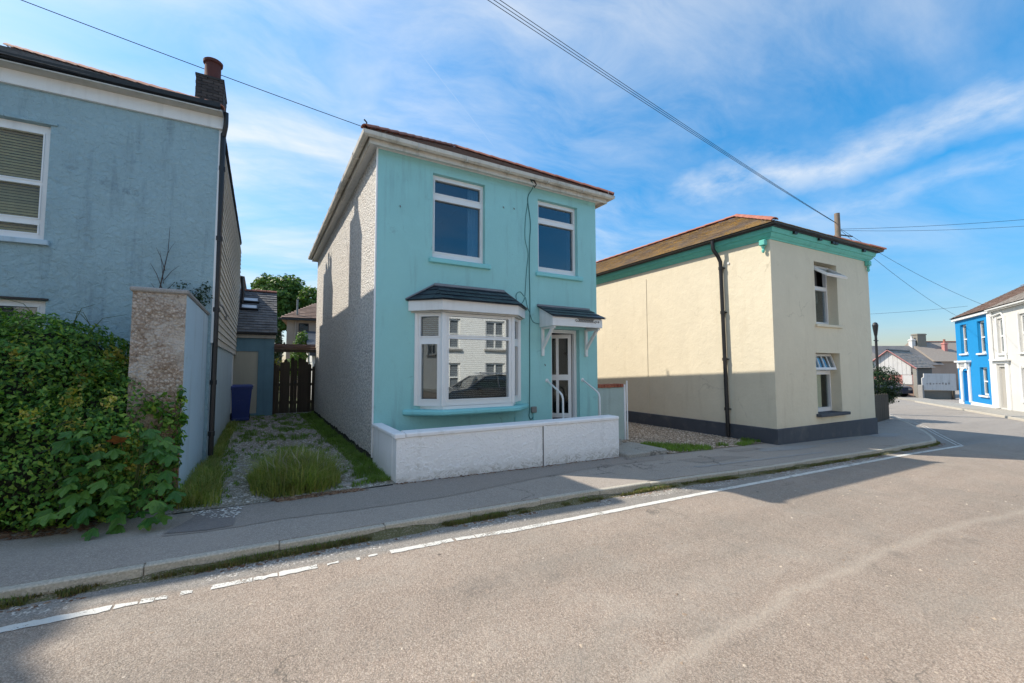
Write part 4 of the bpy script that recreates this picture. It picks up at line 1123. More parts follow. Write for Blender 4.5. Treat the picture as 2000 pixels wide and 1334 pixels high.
MB().bbox(-.03, .135, .10, 1.355, .601, .655, .01).build('coping', M['white_smooth'], GW)
MB().bbox(-.03, .125, -.03, .095, .59, .662, .014).build('coping', M['white_smooth'], GW)

# steps, handrails, side slab
ST = thing('entrance_steps', 'concrete steps up to the front door behind the white garden wall', 'steps', (3.95, -.5, 0))
MB().bbox(-.55, .75, .0, .44, -.2, .27, .012).build('step', M['concrete'], ST); MB().bbox(-.55, .75, -.32, -.002, -.2, .12, .012).build('step', M['concrete'], ST)
SB = MB().bbox(-.5, .52, -.5, .42, -.2, .085, .02).build('side_slab', M['concrete'])
SB.location = (4.60, -1.08, -.08); tag(SB, 'worn concrete step slab at the right end of the white garden wall', 'step')
def rail(x, lab):
    o = MB().tube([(x, .0, 1.29), (x, -.05, 1.27), (x, -.44, 1.07), (x + .005, -.50, 1.02), (x + .008, -.525, .95), (x + .008, -.53, .5), (x + .008, -.53, .06)], .019, 10).build('handrail', M['steel'], smooth=True)
    MB().tube([(x, -.001, 1.29), (x, -.012, 1.29)], .04, 12).build('flange', M['steel'], o)
    tag(o, lab, 'handrail', 'white handrails beside the front steps')
rail(3.44, 'white tubular handrail crossing in front of the open door'); rail(4.375, 'white tubular handrail right of the door at the house corner')
# pale side wall between the houses
PW = thing('boundary_wall', 'pale green stub wall with red brick coping joining the turquoise house corner', 'wall', (4.81, .03, 0))
MB().box(.0, .80, .0, .2, -.3, 1.10).build('wall', mk('pale_green_render', (.42, .52, .49), var=.12, streak=.35, gamt=.4, grime=(.3, .33, .28), bump=.5, bscale=30, bdist=.01), PW)
bk = MB().bbox(-.046, .046, -.03, .23, 0, .075, .006)
b0 = bk.build('coping_brick', M['redbrick'], PW); b0.location = (.05, 0, 1.102)
for i in range(1, 8): o = inst(b0, PW, (.05 + i * .0975, rnd.uniform(-.006, .006), 1.102 + rnd.uniform(-.004, .004)), (0, 0, rnd.uniform(-.02, .02))); o.name = 'coping_brick'
MB().bbox(.802, .85, -.02, .16, -.25, 1.16, .008).build('end_post', M['white_smooth'], PW)
MB().tube([(.875, -.03, -.2), (.875, -.03, 1.12), (.885, -.02, 1.25)], .016, 8).build('pipe', M['white_smooth'], PW)

# ================================================================== CREAM HOUSE
CH = thing('cream_house', 'cream rendered two storey house with sea green cornice and mossy hipped roof', 'house', (8.18, -1.98, 0), -.0374)
CW, CD, CZ = 4.50, 12.5, 4.60
K1 = (1.78, 2.83, 2.58, 4.14); K2 = (1.68, 2.80, .43, 1.90)
MB().facade(0, CW, -.6, CZ, [K1, K2], .30).build('front_wall', M['cream'], CH)
mb = MB(); nx = 60
mb.quad((0, 0, -.6), (0, CD, -.6), (0, CD, CZ), (0, 0, CZ)); mb.quad((CW, 0, -.6), (CW, CD, -.6), (CW, CD, CZ), (CW, 0, CZ)); mb.quad((0, CD, -.6), (CW, CD, -.6), (CW, CD, CZ), (0, CD, CZ))
mb.build('side_wall', M['cream'], CH)
MB().tube([(-.004, 3.72, .2), (-.004, 3.72, 4.2)], .010, 6).build('render_joint', M['cream'], CH)
cl_ = [(0, 0), (CW, 0), (CW, CD), (0, CD)]
MB().sweep(cl_, [(-.02, -.6), (.028, -.6), (.028, .185), (.0, .20), (-.02, .20)], True).build('plinth', M['plinth'], CH)
MB().sweep(cl_, [(-.02, 4.43), (.02, 4.43), (.03, 4.46), (.055, 4.475), (.09, 4.52), (.10, 4.555), (.13, 4.56), (.14, 4.60), (.15, 4.64), (.15, 4.66), (-.02, 4.66)], True).build('cornice', M['trim'], CH)
MB().sweep(cl_, [(-.1, 4.662), (.20, 4.662), (.20, 4.68), (-.1, 4.68)], True).build('soffit', M['plinth'], CH)
MB().sweep(cl_, [(.185 + o * .7, 4.725 + z * .60) for o, z in GUT], True).build('gutter', M['black'], CH)
for a in (.7, 1.75, 2.35, 2.5, 3.9):
    MB().box(a - .06, a + .06, -.20, -.152, 4.60, 4.655).build('gutter_bracket', M['black'], CH)
for s, (a, b) in enumerate([(-.06, .12), (CW + .06, .12), (CW - .12, -.06)]):
    c = MB()
    if s < 2: c.bbox(a - .055, a + .055, b - .07, b + .07, 4.30, 4.43, .015); c.lathe([(0, 4.13), (.028, 4.15), (.036, 4.19), (.020, 4.23), (.045, 4.28), (0, 4.285)], 10, (a, b, 0))
    else: c.bbox(a - .07, a + .07, b - .055, b + .055, 4.30, 4.43, .015); c.lathe([(0, 4.13), (.028, 4.15), (.036, 4.19), (.020, 4.23), (.045, 4.28), (0, 4.285)], 10, (a, b, 0))
    c.build('corbel', M['trim'], CH)
hip_roof(CH, -.28, CW + .28, -.28, CD + .28, 4.71, R(27.4), M['slate_moss'], sl=(.24, .15), hip_parts=('fl', 'fr', 'ridge'), faces=('front', 'left', 'right'), seed=8)
dp = MB().tube([(-.24, 1.27, 4.68), (-.24, 1.26, 4.50), (-.22, 1.25, 4.44), (-.13, 1.20, 4.28), (-.085, 1.18, 4.16), (-.08, 1.18, 4.05), (-.08, 1.15, 2.0), (-.08, 1.12, -.10)], .045, 10).build('downpipe', M['black'], CH, smooth=True)
for z in (4.0, 2.9, 1.75, .55):
    b = MB().tube([(-.08, 1.13 + z * .012, z - .035), (-.08, 1.13 + z * .012, z + .035)], .056, 10); b.box(-.06, -.0, 1.06 + z * .012, 1.21 + z * .012, z - .012, z + .012); b.build('pipe_clip', M['black'], CH)
MB().lathe([(0, 0), (.03, .0), (.03, .02), (0, .02)], 12).build('wall_boss', M['white_smooth'], CH)
for o in CH.children:
    if o.name.startswith('wall_boss'): o.location = (-.0, 1.02, 4.10); o.rotation_euler = (0, R(-90), 0)
# upper window: fixed pane and a top light pushed far open
rc = .225
wu = window(CH, K1[0] + .004, K1[1] - .004, 2.60, 4.136, rc, [(1.86, 2.75, 2.69, 3.50), (1.86, 2.75, 3.60, 4.07)], name='window', panes=False)
g = MB(); pane_box(g, 1.86, 2.75, rc + .04, 2.69, 3.50); g.build('pane', M['glass_far'], wu)
def hopper(parent, a0, a1, z, h, y, ang):
    X = Matrix.Translation((0, y, z)) @ Matrix.Rotation(-ang, 4, 'X')
    w = window(parent, a0, a1, -h, 0, -.025, [(a0 + .05, a1 - .05, -h + .05, -.05)], xf=X, dp=.05, name='top_light', glass='glass')
    return w
hopper(CH, 1.84, 2.78, 4.09, .56, rc - .03, R(54))
drape(MB(), 2.0, 2.25, rc + .12, 2.65, 3.45, 8).build('curtain', M['curtain'], wu)
drape(MB(), 1.9, 2.8, rc + .2, 3.2, 4.1, 16).build('curtain', M['room'], wu)
wl = window(CH, K2[0] + .004, K2[1] - .004, .45, 1.896, rc, [(1.76, 2.72, .55, 1.37), (1.76, 2.72, 1.47, 1.83)], name='window', panes=False)
g = MB(); pane_box(g, 1.76, 2.72, rc + .04, .55, 1.37); g.build('pane', M['glass_sash'], wl)
hp = hopper(CH, 1.74, 2.74, 1.87, .40, rc - .03, R(17))
for a in (2.0, 2.24, 2.48):
    MB(Matrix.Translation((0, rc - .03, 1.87)) @ Matrix.Rotation(-R(17), 4, 'X')).box(a - .012, a + .012, -.026, -.006, -.352, -.048).build('glazing_bar', M['upvc'], hp)
drape(MB(), 1.72, 2.46, rc + .075, .50, 1.86, 20, .006).build('curtain', M['pale_blind'], wl)
MB().bbox(1.80, 2.05, rc + .085, rc + .11, .56, .70, .006).build('ornament', M['greybox'], wl)
room(CH, 1.3, 3.3, .301, 3.0, 2.3, 4.4, 'room'); room(CH, 1.3, 3.3, .301, 3.0, .1, 2.2, 'room')
MB().bbox(K1[0] - .06, K1[1] + .10, -.05, .27, 2.535, 2.60, .008).build('window_sill', M['cream'], CH)
MB().bbox(K2[0] - .08, K2[1] + .16, -.11, .27, .375, .445, .008).build('window_sill', M['plinth'], CH)

# ================================================================== BLUE HOUSE (left)
BH = thing('slate_blue_house', 'slate blue rendered house with grey clad side and black gutters at the left', 'house', (-2.312, 1.124, .156))
BH.scale = (.9, .9, .9)
XF = Matrix.Rotation(-.04, 4, 'Z')
U1 = (-3.45, -2.20, 3.53, 5.39); U2 = (-3.55, -2.13, 1.05, 2.60)
MB(XF).facade(-8.2, 0, -.3, 6.02, [U1, U2], .14).build('front_wall', M['blue'], BH)
mb = MB(); mb.quad((0, .0, -.3), (0, 6.8, -.3), (0, 6.8, 2.08), (0, 0, 2.08)); mb.quad((0, 6.8, -.3), (-.55, 6.8, -.3), (-.55, 6.8, 2.08), (0, 6.8, 2.08)); mb.quad((-.55, 6.8, -.3), (-.55, 9.5, -.3), (-.55, 9.5, 2.08), (-.55, 6.8, 2.08))
mb.build('side_wall', M['blue_smooth'], BH)
mb = MB(); mb.quad((-.006, .0, 2.08), (-.006, 9.5, 2.08), (-.006, 9.5, 6.0), (-.006, 0, 6.0)); mb.quad((-.006, 9.5, -.3), (-8.2, 9.5, -.3), (-8.2, 9.5, 6), (-.006, 9.5, 6)); mb.quad((-8.2, -.55, -.3), (-8.2, 9.5, -.3), (-8.2, 9.5, 6), (-8.2, -.55, 6)); mb.quad((-.006, 0, 2.08), (-.006, 9.5, 2.08), (-.6, 9.5, 2.08), (-.6, 0, 2.08))
mb.build('rear_wall', M['clad'], BH)
bd = MB().add([(0, 0, 0), (0, 9.4, 0), (0, 9.4, .165), (0, 0, .165), (.034, 0, 0), (.034, 9.4, 0), (.010, 9.4, .165), (.010, 0, .165)], [(4, 5, 6, 7), (0, 1, 5, 4), (3, 7, 6, 2), (0, 4, 7, 3), (1, 2, 6, 5)])
b0 = bd.build('cladding_board', M['clad'], BH); b0.location = (0, .07, 2.0)
for i in range(1, 27): o = inst(b0, BH, (rnd.uniform(0, .002), .07, 2.0 + i * .147), (0, rnd.uniform(-.01, .01), 0)); o.name = 'cladding_board'
MB().bbox(-.01, .045, .0, .068, 2.0, 6.0, .005).build('corner_board', M['white_wood'], BH)
MB().bbox(-.01, .03, 6.68, 6.80, .15, 2.0, .005).build('corner_board', M['white_wood'], BH)
MB(XF).bbox(-8.3, .06, -.055, -.002, 5.91, 6.15, .006).build('fascia', M['white_wood'], BH)
MB(XF).box(-8.3, .06, -.27, -.057, 6.13, 6.15).build('soffit', M['soffit'], BH)
MB(XF).sweep([(-8.3, 0), (.03, 0)], [(.15 + o * 1.1, 6.27 + z * 1.2) for o, z in GUT]).build('gutter', M['black'], BH)
rf, A_, B_ = hip_roof(BH, -8.4, .02, -.20, 9.6, 6.20, R(29), M['slate_grey'], sl=(.26, .17), hip_parts=('fr',), faces=('front', 'right'), seed=12)
rf.rotation_euler = (0, 0, .0)
# sash window with bamboo blinds
ws = window(BH, U1[0] + .004, U1[1] - .004, 3.56, 5.386, .07, [(-3.34, -2.30, 4.50, 5.25), (-3.34, -2.30, 3.90, 4.42), (-3.34, -2.30, 3.66, 3.79)], xf=XF, mat='white_wood', glass='glass_sash')
s0 = MB().box(-.56, .56, -.024, .024, -.0015, .0015).build('blind_slat', M['blind_brown'], ws)
for i in range(38):
    o = s0 if i == 0 else inst(s0, ws)
    o.location = XF @ Vector((-2.82, .17, 3.62 + i * .045)); o.rotation_euler = (1.05, 0, 0); o.name = 'blind_slat'
MB(XF).bbox(-3.55, -2.13, -.07, .12, 3.46, 3.54, .008).build('window_sill', M['blue_smooth'], BH)
MB(XF).bbox(-3.55, -2.12, -.03, .11, 5.392, 5.43, .004).build('lintel', M['blue'], BH)
w = window(BH, U2[0] + .004, U2[1] - .004, 1.06, 2.596, .07, [(-3.44, -2.24, 1.15, 2.50)], xf=XF, mat='white_wood')
MB(XF).bbox(-3.65, -2.10, -.035, .05, 2.602, 2.635, .006).build('lintel', M['black'], BH)
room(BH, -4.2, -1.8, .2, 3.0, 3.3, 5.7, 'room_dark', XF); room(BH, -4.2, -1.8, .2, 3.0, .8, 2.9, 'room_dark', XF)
# front corner downpipe
cable('downpipe', [(.10, -.12, 6.2), (.10, -.10, 5.98), (.07, -.03, 5.80), (.06, .0, 5.6), (.06, .02, 3.0), (.06, .03, .02)], .042, 'black', BH)
for z in (5.2, 3.9, 2.6, 1.3, .4):
    MB().tube([(.06, .02, z - .04), (.06, .02, z + .04)], .054, 10).build('pipe_clip', M['black'], BH)
MB().tube([(.03, .05, 2.76), (.12, .5, 2.72), (.13, 1.6, 2.66)], .018, 6).build('service_pipe', M['lead'], BH)
MB().bbox(.035, .075, 2.45, 2.62, 2.66, 2.74, .008).build('wall_bracket', M['greybox'], BH)
def chimney(parent, x0, x1, y0, y1, z0, z1, pots, seed):
    core = MB().box(x0 + .012, x1 - .012, y0 + .012, y1 - .012, z0, z1 - .01).build('chimney', M['mortar'], parent)
    mb = MB(); r = random.Random(seed); z = z0; row = 0
    while z < z1 - .02:
        for (ax, lo, hi, fixed, sgn) in (('x', x0, x1, y0, -1), ('x', x0, x1, y1, 1), ('y', y0, y1, x0, -1), ('y', y0, y1, x1, 1)):
            u = lo - (.11 if row % 2 else 0)
            while u < hi - .02:
                a, b = max(u, lo) + .005, min(u + .215, hi) - .005
                if b - a > .03:
                    d = r.uniform(0, .012); f0, f1 = (fixed - d, fixed + .02) if sgn < 0 else (fixed - .02, fixed + d)
                    if ax == 'x': mb.box(a, b, f0, f1, z + .005, z + .070)
                    else: mb.box(f0, f1, a, b, z + .005, z + .070)
                u += .225
        z += .075; row += 1
    mb.build('brick_courses', M['brick'], core, kind='stuff')
    cx, cy = (x0 + x1) / 2, (y0 + y1) / 2
    fl = MB().prism([(x0 - .02, y0 - .02, z1), (x1 + .02, y0 - .02, z1), (x1 + .02, y1 + .02, z1), (x0 - .02, y1 + .02, z1)], (0, 0, .05))
    vs = [(x0, y0, z1 + .051), (x1, y0, z1 + .051), (x1, y1, z1 + .051), (x0, y1, z1 + .051), (cx - .18, cy - .18, z1 + .21), (cx + .18, cy - .18, z1 + .21), (cx + .18, cy + .18, z1 + .21), (cx - .18, cy + .18, z1 + .21)]
    fl.add(vs, [(0, 1, 5, 4), (1, 2, 6, 5), (2, 3, 7, 6), (3, 0, 4, 7), (4, 5, 6, 7)]); fl.build('flaunching', M['mortar'], core)
    for (px_, py_, h, r_) in pots:
        MB().lathe([(r_ * .92, 0), (r_, .04), (r_ * .94, .06), (r_ * .93, h - .10), (r_ * 1.12, h - .08), (r_ * 1.14, h - .02), (r_ * 1.02, h), (r_ * .8, h), (r_ * .78, .1)], 18, (px_, py_, z1 + .17)).build('chimney_pot', M['pot'], core, smooth=True)
    return core
c1_ = chimney(BH, -.742, -.209, 2.92, 3.92, 5.9, 8.50, [(-.475, 3.42, .56, .185)], 3)
c2_ = chimney(BH, -1.25, -.55, 7.5, 9.2, 5.9, 8.6, [(-.9, 7.8, .45, .16), (-.9, 8.3, .7, .13), (-.9, 8.8, .45, .16)], 4)
for k, (dy, h) in enumerate([(7.6, .75), (7.75, .95), (7.95, .7), (8.15, 1.2), (8.4, .8)]):
    MB().tube([(-.9, dy, 8.7), (-.9, dy + .02, 8.7 + h)], .02, 5).build('chimney_spike', M['lead'], c2_)
# rear wing showing past the cladding
mb = MB(); mb.box(-1.2, .0, 9.55, 12.5, -.3, 4.9); mb.build('rear_wing', M['white_far'], BH)
MB().prism([(-1.3, 9.5, 5.02), (.10, 9.5, 4.9), (.16, 9.5, 4.98), (-1.3, 9.5, 5.2)], (0, 3.1, 0)).build('rear_roof', M['slate_brown'], BH)
MB().tube([(.08, 9.52, 4.95), (.12, 9.6, 4.4), (.07, 9.6, 3.2)], .05, 8).build('rear_pipe', M['black'], BH)

# pillar wall between garden and driveway
GP = thing('gate_pillar', 'broad worn roughcast wall end with pale blue painted side beside the driveway', 'wall', (-2.60, -1.15, 0))
nx, nz = 26, 110; vs = []; fs = []
for i in range(nx + 1):
    for j in range(nz + 1):
        x = -.235 + .47 * i / nx; z = -.15 + 2.545 * j / nz; p = Vector((x, z, 2.2))
        h = mn.noise(p * 5) * .018 + mn.noise(p * 17) * .010 + mn.noise(p * 44) * .004
        fl = mn.noise(Vector((x * 3.5 + 4, z * 2.2, 0)))
        if z < 2.12 and fl > -.05 and abs(x) < .18: h -= .016
        vs.append((x, -h, z))
for i in range(nx):
    for j in range(nz):
        a = i * (nz + 1) + j; fs.append((a, a + nz + 1, a + nz + 2, a + 1))
MB().add(vs, fs).build('rough_end', M['roughrender'], GP, smooth=True)
MB().box(-.234, .225, .012, 2.27, -.2, 2.39).build('core', M['roughrender'], GP)
MB().box(.226, .240, .012, 2.27, -.2, 2.385).build('painted_side', M['blue_smooth'], GP)
MB().bbox(-.26, .262, -.03, 2.26, 2.392, 2.445, .014).build('coping', M['pale_patch'], GP)

# ================================================================== OUTBUILDING, GATE, BIN
OB = thing('outbuilding', 'low blue lean-to with cream door and slate roof at the end of the driveway', 'outbuilding', (-2.45, 8.7, 0))
MB().facade(0, 1.20, -.2, 2.62, [(.02, .76, .12, 2.08)], .06).build('front_wall', M['blue_lean'], OB)
mb = MB(); mb.quad((1.20, 0, -.2), (1.20, 3.9, -.2), (1.20, 3.9, 2.6), (1.20, 0, 2.6)); mb.quad((1.2, 0, 2.6), (1.2, 3.9, 2.6), (1.2, 1.95, 4.2)); mb.quad((0, 3.9, -.2), (1.2, 3.9, -.2), (1.2, 3.9, 2.6), (0, 3.9, 2.6)); mb.build('side_wall', M['brown_wall'], OB)
dr = MB().bbox(.026, .754, .03, .059, .12, 2.075, .004).build('door', M['door_cream'], OB)
MB().tube([(.68, .03, 1.02), (.68, -.015, 1.02), (.63, -.02, 1.02)], .010, 6).build('handle', M['steel'], dr)
mb = MB().box(.36, .40, .024, .0295, .12, 2.07); mb.build('cover_strip', M['door_cream'], dr)
MB().bbox(-.02, 1.23, -.10, -.004, 2.50, 2.62, .006).build('fascia', M['soffit'], OB)
MB().sweep([(-.04, -.10), (1.25, -.10)], [(o, 2.69 + z) for o, z in GUT]).build('gutter', M['black'], OB)
MB().tube([(.02, -.16, 2.64), (.05, -.16, 2.45), (.10, -.14, 2.2), (.02, -.10, 2.02), (-.10, -.08, 1.92), (-.12, -.07, 1.75), (-.12, -.07, .1)], .045, 8).build('downpipe', M['black'], OB, smooth=True)
Vr = Vector((0, 2.1, 1.62)); Lr = Vr.length
RFo = MB().add([(-.05, -.18, 2.66), (1.27, -.18, 2.66), (1.27, 1.92, 4.28), (-.05, 1.92, 4.28), (1.27, 4.02, 2.66), (-.05, 4.02, 2.66)], [(0, 1, 2, 3), (3, 2, 4, 5)]).build('roof', M['slate'], OB)
slates(MB(), (-.05, -.18, 2.67), (1, 0, 0), Vr, lambda v: (0, 1.32), Lr, .155, .22, th=.012, jit=.012, seed=21).build('slate_courses', M['slate_grey'], RFo, kind='stuff')
rt = half_tile(.32, .09).build('ridge_tile', M['terracotta'], RFo); rt.location = (.12, 1.92, 4.31)
for i in range(1, 4): o = inst(rt, RFo, (.12 + i * .33, 1.92, 4.31)); o.name = 'ridge_tile'
ux, vv = Vector((1, 0, 0)), Vr.normalized(); nn = ux.cross(vv)
for v0, v1, a0, a1 in ((1.30, 1.62, .24, .76), (1.78, 2.10, .26, .78)):
    X = Matrix((( ux.x, vv.x, nn.x, -.05), (ux.y, vv.y, nn.y, -.18), (ux.z, vv.z, nn.z, 2.68), (0, 0, 0, 1)))
    f = MB(X); f.box(a0, a1, v0, v0 + .045, .0, .09); f.box(a0, a1, v1 - .045, v1, .0, .09); f.box(a0, a0 + .045, v0 + .0451, v1 - .0451, .0, .09); f.box(a1 - .045, a1, v0 + .0451, v1 - .0451, .0, .09); f.box(a0 + .045, a1 - .045, v0 + .045, v1 - .045, .0, .03)
    sk = f.build('skylight', M['black'], RFo); MB(X).box(a0 + .046, a1 - .046, v0 + .046, v1 - .046, .055, .07).build('pane', mk('white_skylight_pane', (.75, .78, .82), rough=.15, var=.03, bump=0, spec=.6), sk)
    o = sk
# timber gate: boards one by one under an arched top
GT = thing('timber_gate', 'dark weathered board gate with gaps and arched top beside the pebbledash wall', 'gate', (-1.22, 9.02, 0))
n = 11
for i in range(n):
    x = .05 + i * .108; w = .107 - (.016 if i in (3, 5) else 0); s = (i + .5) / n
    top = 1.62 + .30 * math.sin(PI * min(1, s * 1.05)) + rnd.uniform(-.02, .02) - (.10 if i in (3, 5) else 0)
    b = MB().add([(0, 0, .05), (w, 0, .05), (w, .022, .05), (0, .022, .05), (0, 0, top - .03), (w / 2, 0, top), (w, 0, top - .03), (0, .022, top - .03), (w / 2, .022, top), (w, .022, top - .03)],
                 [(0, 1, 6, 5, 4), (3, 7, 8, 9, 2), (0, 4, 7, 3), (1, 2, 9, 6), (4, 5, 8, 7), (5, 6, 9, 8), (0, 3, 2, 1)]).build('plank', M['wood'], GT)
    b.location = (x + rnd.uniform(-.003, .003), rnd.uniform(-.004, .004), 0); b.rotation_euler = (0, rnd.uniform(-.008, .008), 0)
for z in (.35, .95, 1.45): MB().bbox(.04, 1.20, .026, .06, z, z + .09, .005).build('rail', M['wood'], GT)
for x in (.0, 1.26): MB().bbox(x - .05, x + .05, -.02, .08, -.2, 1.70, .008).build('post', M['wood'], GT)
MB().bbox(.60, .66, -.025, -.002, 1.02, 1.12, .004).build('latch', M['black'], GT)
GC = thing('gate_canopy', 'shallow brown tiled porch roof spanning above the timber gate', 'porch roof', (-1.25, 8.6, 0))
MB().prism([(0, 0, 2.16), (0, 0, 2.20), (0, 1.0, 2.36), (0, 1.0, 2.32)], (1.36, 0, 0)).build('roof', M['slate_brown'], GC)
slates(MB(), (-.02, -.02, 2.205), (1, 0, 0), (0, 1.0, .16), lambda v: (0, 1.4), 1.0, .16, .18, th=.012, jit=.01, seed=31).build('slate_courses', M['slate_brown'], GC, kind='stuff')
MB().bbox(.0, 1.34, .03, .09, 2.07, 2.158, .006).build('beam', M['wood'], GC)
for x in (.1, .4, .7, 1.0, 1.25): MB().prism([(x, .1, 2.10), (x, .1, 2.16), (x, .95, 2.31), (x, .95, 2.25)], (.05, 0, 0)).build('rafter', M['wood'], GC)
MB().prism([(1.27, .05, 2.06), (1.27, .12, 2.06), (1.27, .5, 1.55), (1.27, .43, 1.55)], (.05, 0, 0)).build('brace', M['wood'], GC)
# wheelie bin
BN = thing('wheelie_bin', 'blue plastic wheelie bin standing before the cream outbuilding door', 'bin', (-2.09, 7.42, G(-2.1) + .01), .12)
bb = MB(); P0 = [(-.20, -.24, .06), (.20, -.24, .06), (.20, .24, .06), (-.20, .24, .06)]; P1 = [(-.25, -.31, .95), (.25, -.31, .95), (.25, .30, .95), (-.25, .30, .95)]
bb.add(P0 + P1, [(0, 3, 2, 1), (0, 1, 5, 4), (1, 2, 6, 5), (2, 3, 7, 6), (3, 0, 4, 7), (4, 5, 6, 7)])
bb.bbox(-.265, .265, -.325, .315, .90, .955, .01); bb.bbox(-.21, .21, -.255, .25, .02, .10, .01); bb.prism([(-.12, -.285, .30), (-.10, -.30, .60), (.10, -.30, .60), (.12, -.285, .30)], (0, .03, 0))
body = bb.build('body', M['bin'], BN)
ld = MB(); ld.prism([(-.275, -.345, .958), (-.275, -.345, .985), (-.275, -.20, 1.02), (-.275, .25, 1.03), (-.275, .34, .99), (-.275, .34, .958)], (.55, 0, 0)); ld.build('lid', M['bin'], BN)
MB().tube([(-.24, .37, .97), (.24, .37, .97)], .018, 8).build('handle', M['bin'], BN)
for x in (-.24, .24): MB().tube([(x - .025, .25, .10), (x + .025, .25, .10)], .10, 16).build('wheel', M['tyre'], BN)

# ================================================================== RIGHT SIDE
# fence and clipped bush behind the cream house
FN = thing('timber_fence', 'short weathered board fence beside the pavement past the cream house', 'fence', (13.4, -1.35, 0))
fd = Vector((5.3, .92, 0)); fl_ = fd.length; fd.normalize(); fa = math.atan2(fd.y, fd.x)
pk = MB().bbox(-.068, .068, -.011, .011, 0, 1.0, .004).build('plank', M['wood_fence'], FN)
nb = int(fl_ / .145)
for i in range(nb):
    o = pk if i == 0 else inst(pk, FN)
    q = fd * (i * .145 + .07); o.name = 'plank'
    o.location = (q.x, q.y, G(13.4 + q.x) - .02); o.rotation_euler = (0, rnd.uniform(-.012, .012), fa); o.scale = (1, 1, .96 + rnd.uniform(-.03, .03))
for z in (.2, .75):
    mb = MB(); a = Vector((0, .03, G(13.4) + z)); b = fd * fl_ + Vector((0, .03, G(18.7) + z)); mb.tube([a, b], .035, 4); mb.build('rail', M['wood_fence'], FN)
BU = thing('clipped_bush', 'dark round evergreen bush leaning over the board fence', 'bush', (19.15, -.12, G(19) - .1))
leaf_cloud('foliage', [(0, 0, 1.38, .58, .55, .68), (-.4, .2, 1.3, .6, .55, .7), (.0, .1, .95, .5, .5, .4)], 9000, .06, M['leaf_dark'], BU, seed=41, shell=.35)
MB().tube([(0, 0, -.1), (.02, .05, .4), (.1, 0, .9)], [.08, .06, .04], 8).build('trunk', M['bark'], BU)
SP = thing('yellow_green_shrub', 'tall yellow green shrub rising above the dark clipped bush', 'shrub', (18.9, .6, G(18)))
leaf_cloud('foliage', [(0, 0, 2.0, .45, .45, .65), (.2, .1, 1.5, .5, .5, .6)], 1500, .10, M['leaf_tree'], SP, seed=43, shell=.8)
MB().tube([(0, 0, -.1), (.05, 0, 1), (.1, .05, 1.9)], [.05, .035, .015], 6).build('stem', M['bark'], SP)
SL = thing('street_lamp', 'dark post with a round lamp head above the bush past the cream house', 'street lamp', (27.5, 2.9, -.6))
MB().tube([(0, 0, 0), (0, 0, 3.9)], [.075, .06], 10).build('post', M['black'], SL); MB().lathe([(0, 3.85), (.07, 3.88), (.09, 4.02), (.12, 4.25), (.14, 4.45), (.09, 4.58), (0, 4.62)], 12).build('lamp_head', M['black'], SL)
MB().tube([(-.25, 0, 3.6), (.25, 0, 3.6)], .03, 6).build('crossbar', M['black'], SL)

# terrace on the bend
TR = -2.65122; TB = (38.8, 2.55, 0)
BB = thing('bright_blue_house', 'bright blue terraced house with white trimmed doorway on the bend', 'house', TB, TR)
def sash(parent, a0, a1, b, tp, y, frame='white_wood'):
    mz = (b + tp) / 2
    return window(parent, a0 + .004, a1 - .004, b + .004, tp - .004, y, [(a0 + .10, a1 - .10, mz + .04, tp - .10), (a0 + .10, a1 - .10, b + .11, mz - .04)], mat=frame, glass='glass_far', dp=.06)
BWIN = [(1.12, 2.22, 2.40, 4.26), (3.88, 4.92, 2.36, 4.26), (3.86, 4.92, -.12, 1.52)]; BDOOR = (1.22, 2.12, -.64, 1.30)
MB().facade(.28, 5.56, -1.1, 4.56, BWIN + [BDOOR], .24).build('front_wall', M['bright_blue'], BB)
mb = MB(); mb.quad((.28, 0, -1.1), (.28, 6.5, -1.1), (.28, 6.5, 4.56), (.28, 0, 4.56)); mb.quad((.28, 0, 4.56), (.28, 6.5, 4.56), (.28, 3.25, 6.5)); mb.quad((.28, 6.5, -1.1), (5.56, 6.5, -1.1), (5.56, 6.5, 4.56), (.28, 6.5, 4.56)); mb.build('gable_wall', M['bright_blue'], BB)
for (a0, a1, b, tp) in BWIN:
    sash(BB, a0, a1, b, tp, .15); MB().bbox(a0 - .10, a1 + .10, -.10, .14, b - .10, b, .01).build('window_sill', M['white_wood'], BB)
    room(BB, a0 - .3, a1 + .3, .25, 2, b - .3, tp + .2, 'room')
d_ = MB().bbox(1.226, 2.114, .16, .22, -.64, 1.295, .005); d_.bbox(1.34, 1.62, .148, .159, .2, 1.1, .004); d_.bbox(1.72, 2.0, .148, .159, .2, 1.1, .004); d_.build('door', M['door_blue'], BB)
dc = MB(); dc.bbox(.86, 1.12, -.09, -.002, -.66, 1.62, .01); dc.bbox(2.20, 2.46, -.09, -.002, -.66, 1.62, .01); dc.bbox(.80, 2.52, -.10, -.002, 1.63, 1.82, .01); dc.bbox(.62, 2.70, -.26, -.002, 1.83, 1.95, .012)
for x in (.99, 2.33): dc.bbox(x - .10, x + .10, -.20, -.101, 1.45, 1.80, .02)
dc.prism([(1.13, -.03, 1.20), (1.13, -.03, 1.62), (2.19, -.03, 1.62), (2.19, -.03, 1.20), (2.05, -.03, 1.38), (1.66, -.03, 1.47), (1.28, -.03, 1.38)], (0, .02, 0))
dc.build('door_surround', M['white_wood'], BB)
MB().bbox(.26, 1.1, -.03, -.002, -1.1, -.60, .006).bbox(2.24, 5.56, -.03, -.002, -1.1, -.60, .006).build('plinth', M['white_wood'], BB)
MB().bbox(5.57, 5.98, -.09, -.002, -1.1, 4.56, .01).build('pilaster', M['white_wood'], BB)
MB().bbox(.20, 6.0, -.16, -.002, 4.57, 4.74, .01).build('fascia', M['white_wood'], BB)
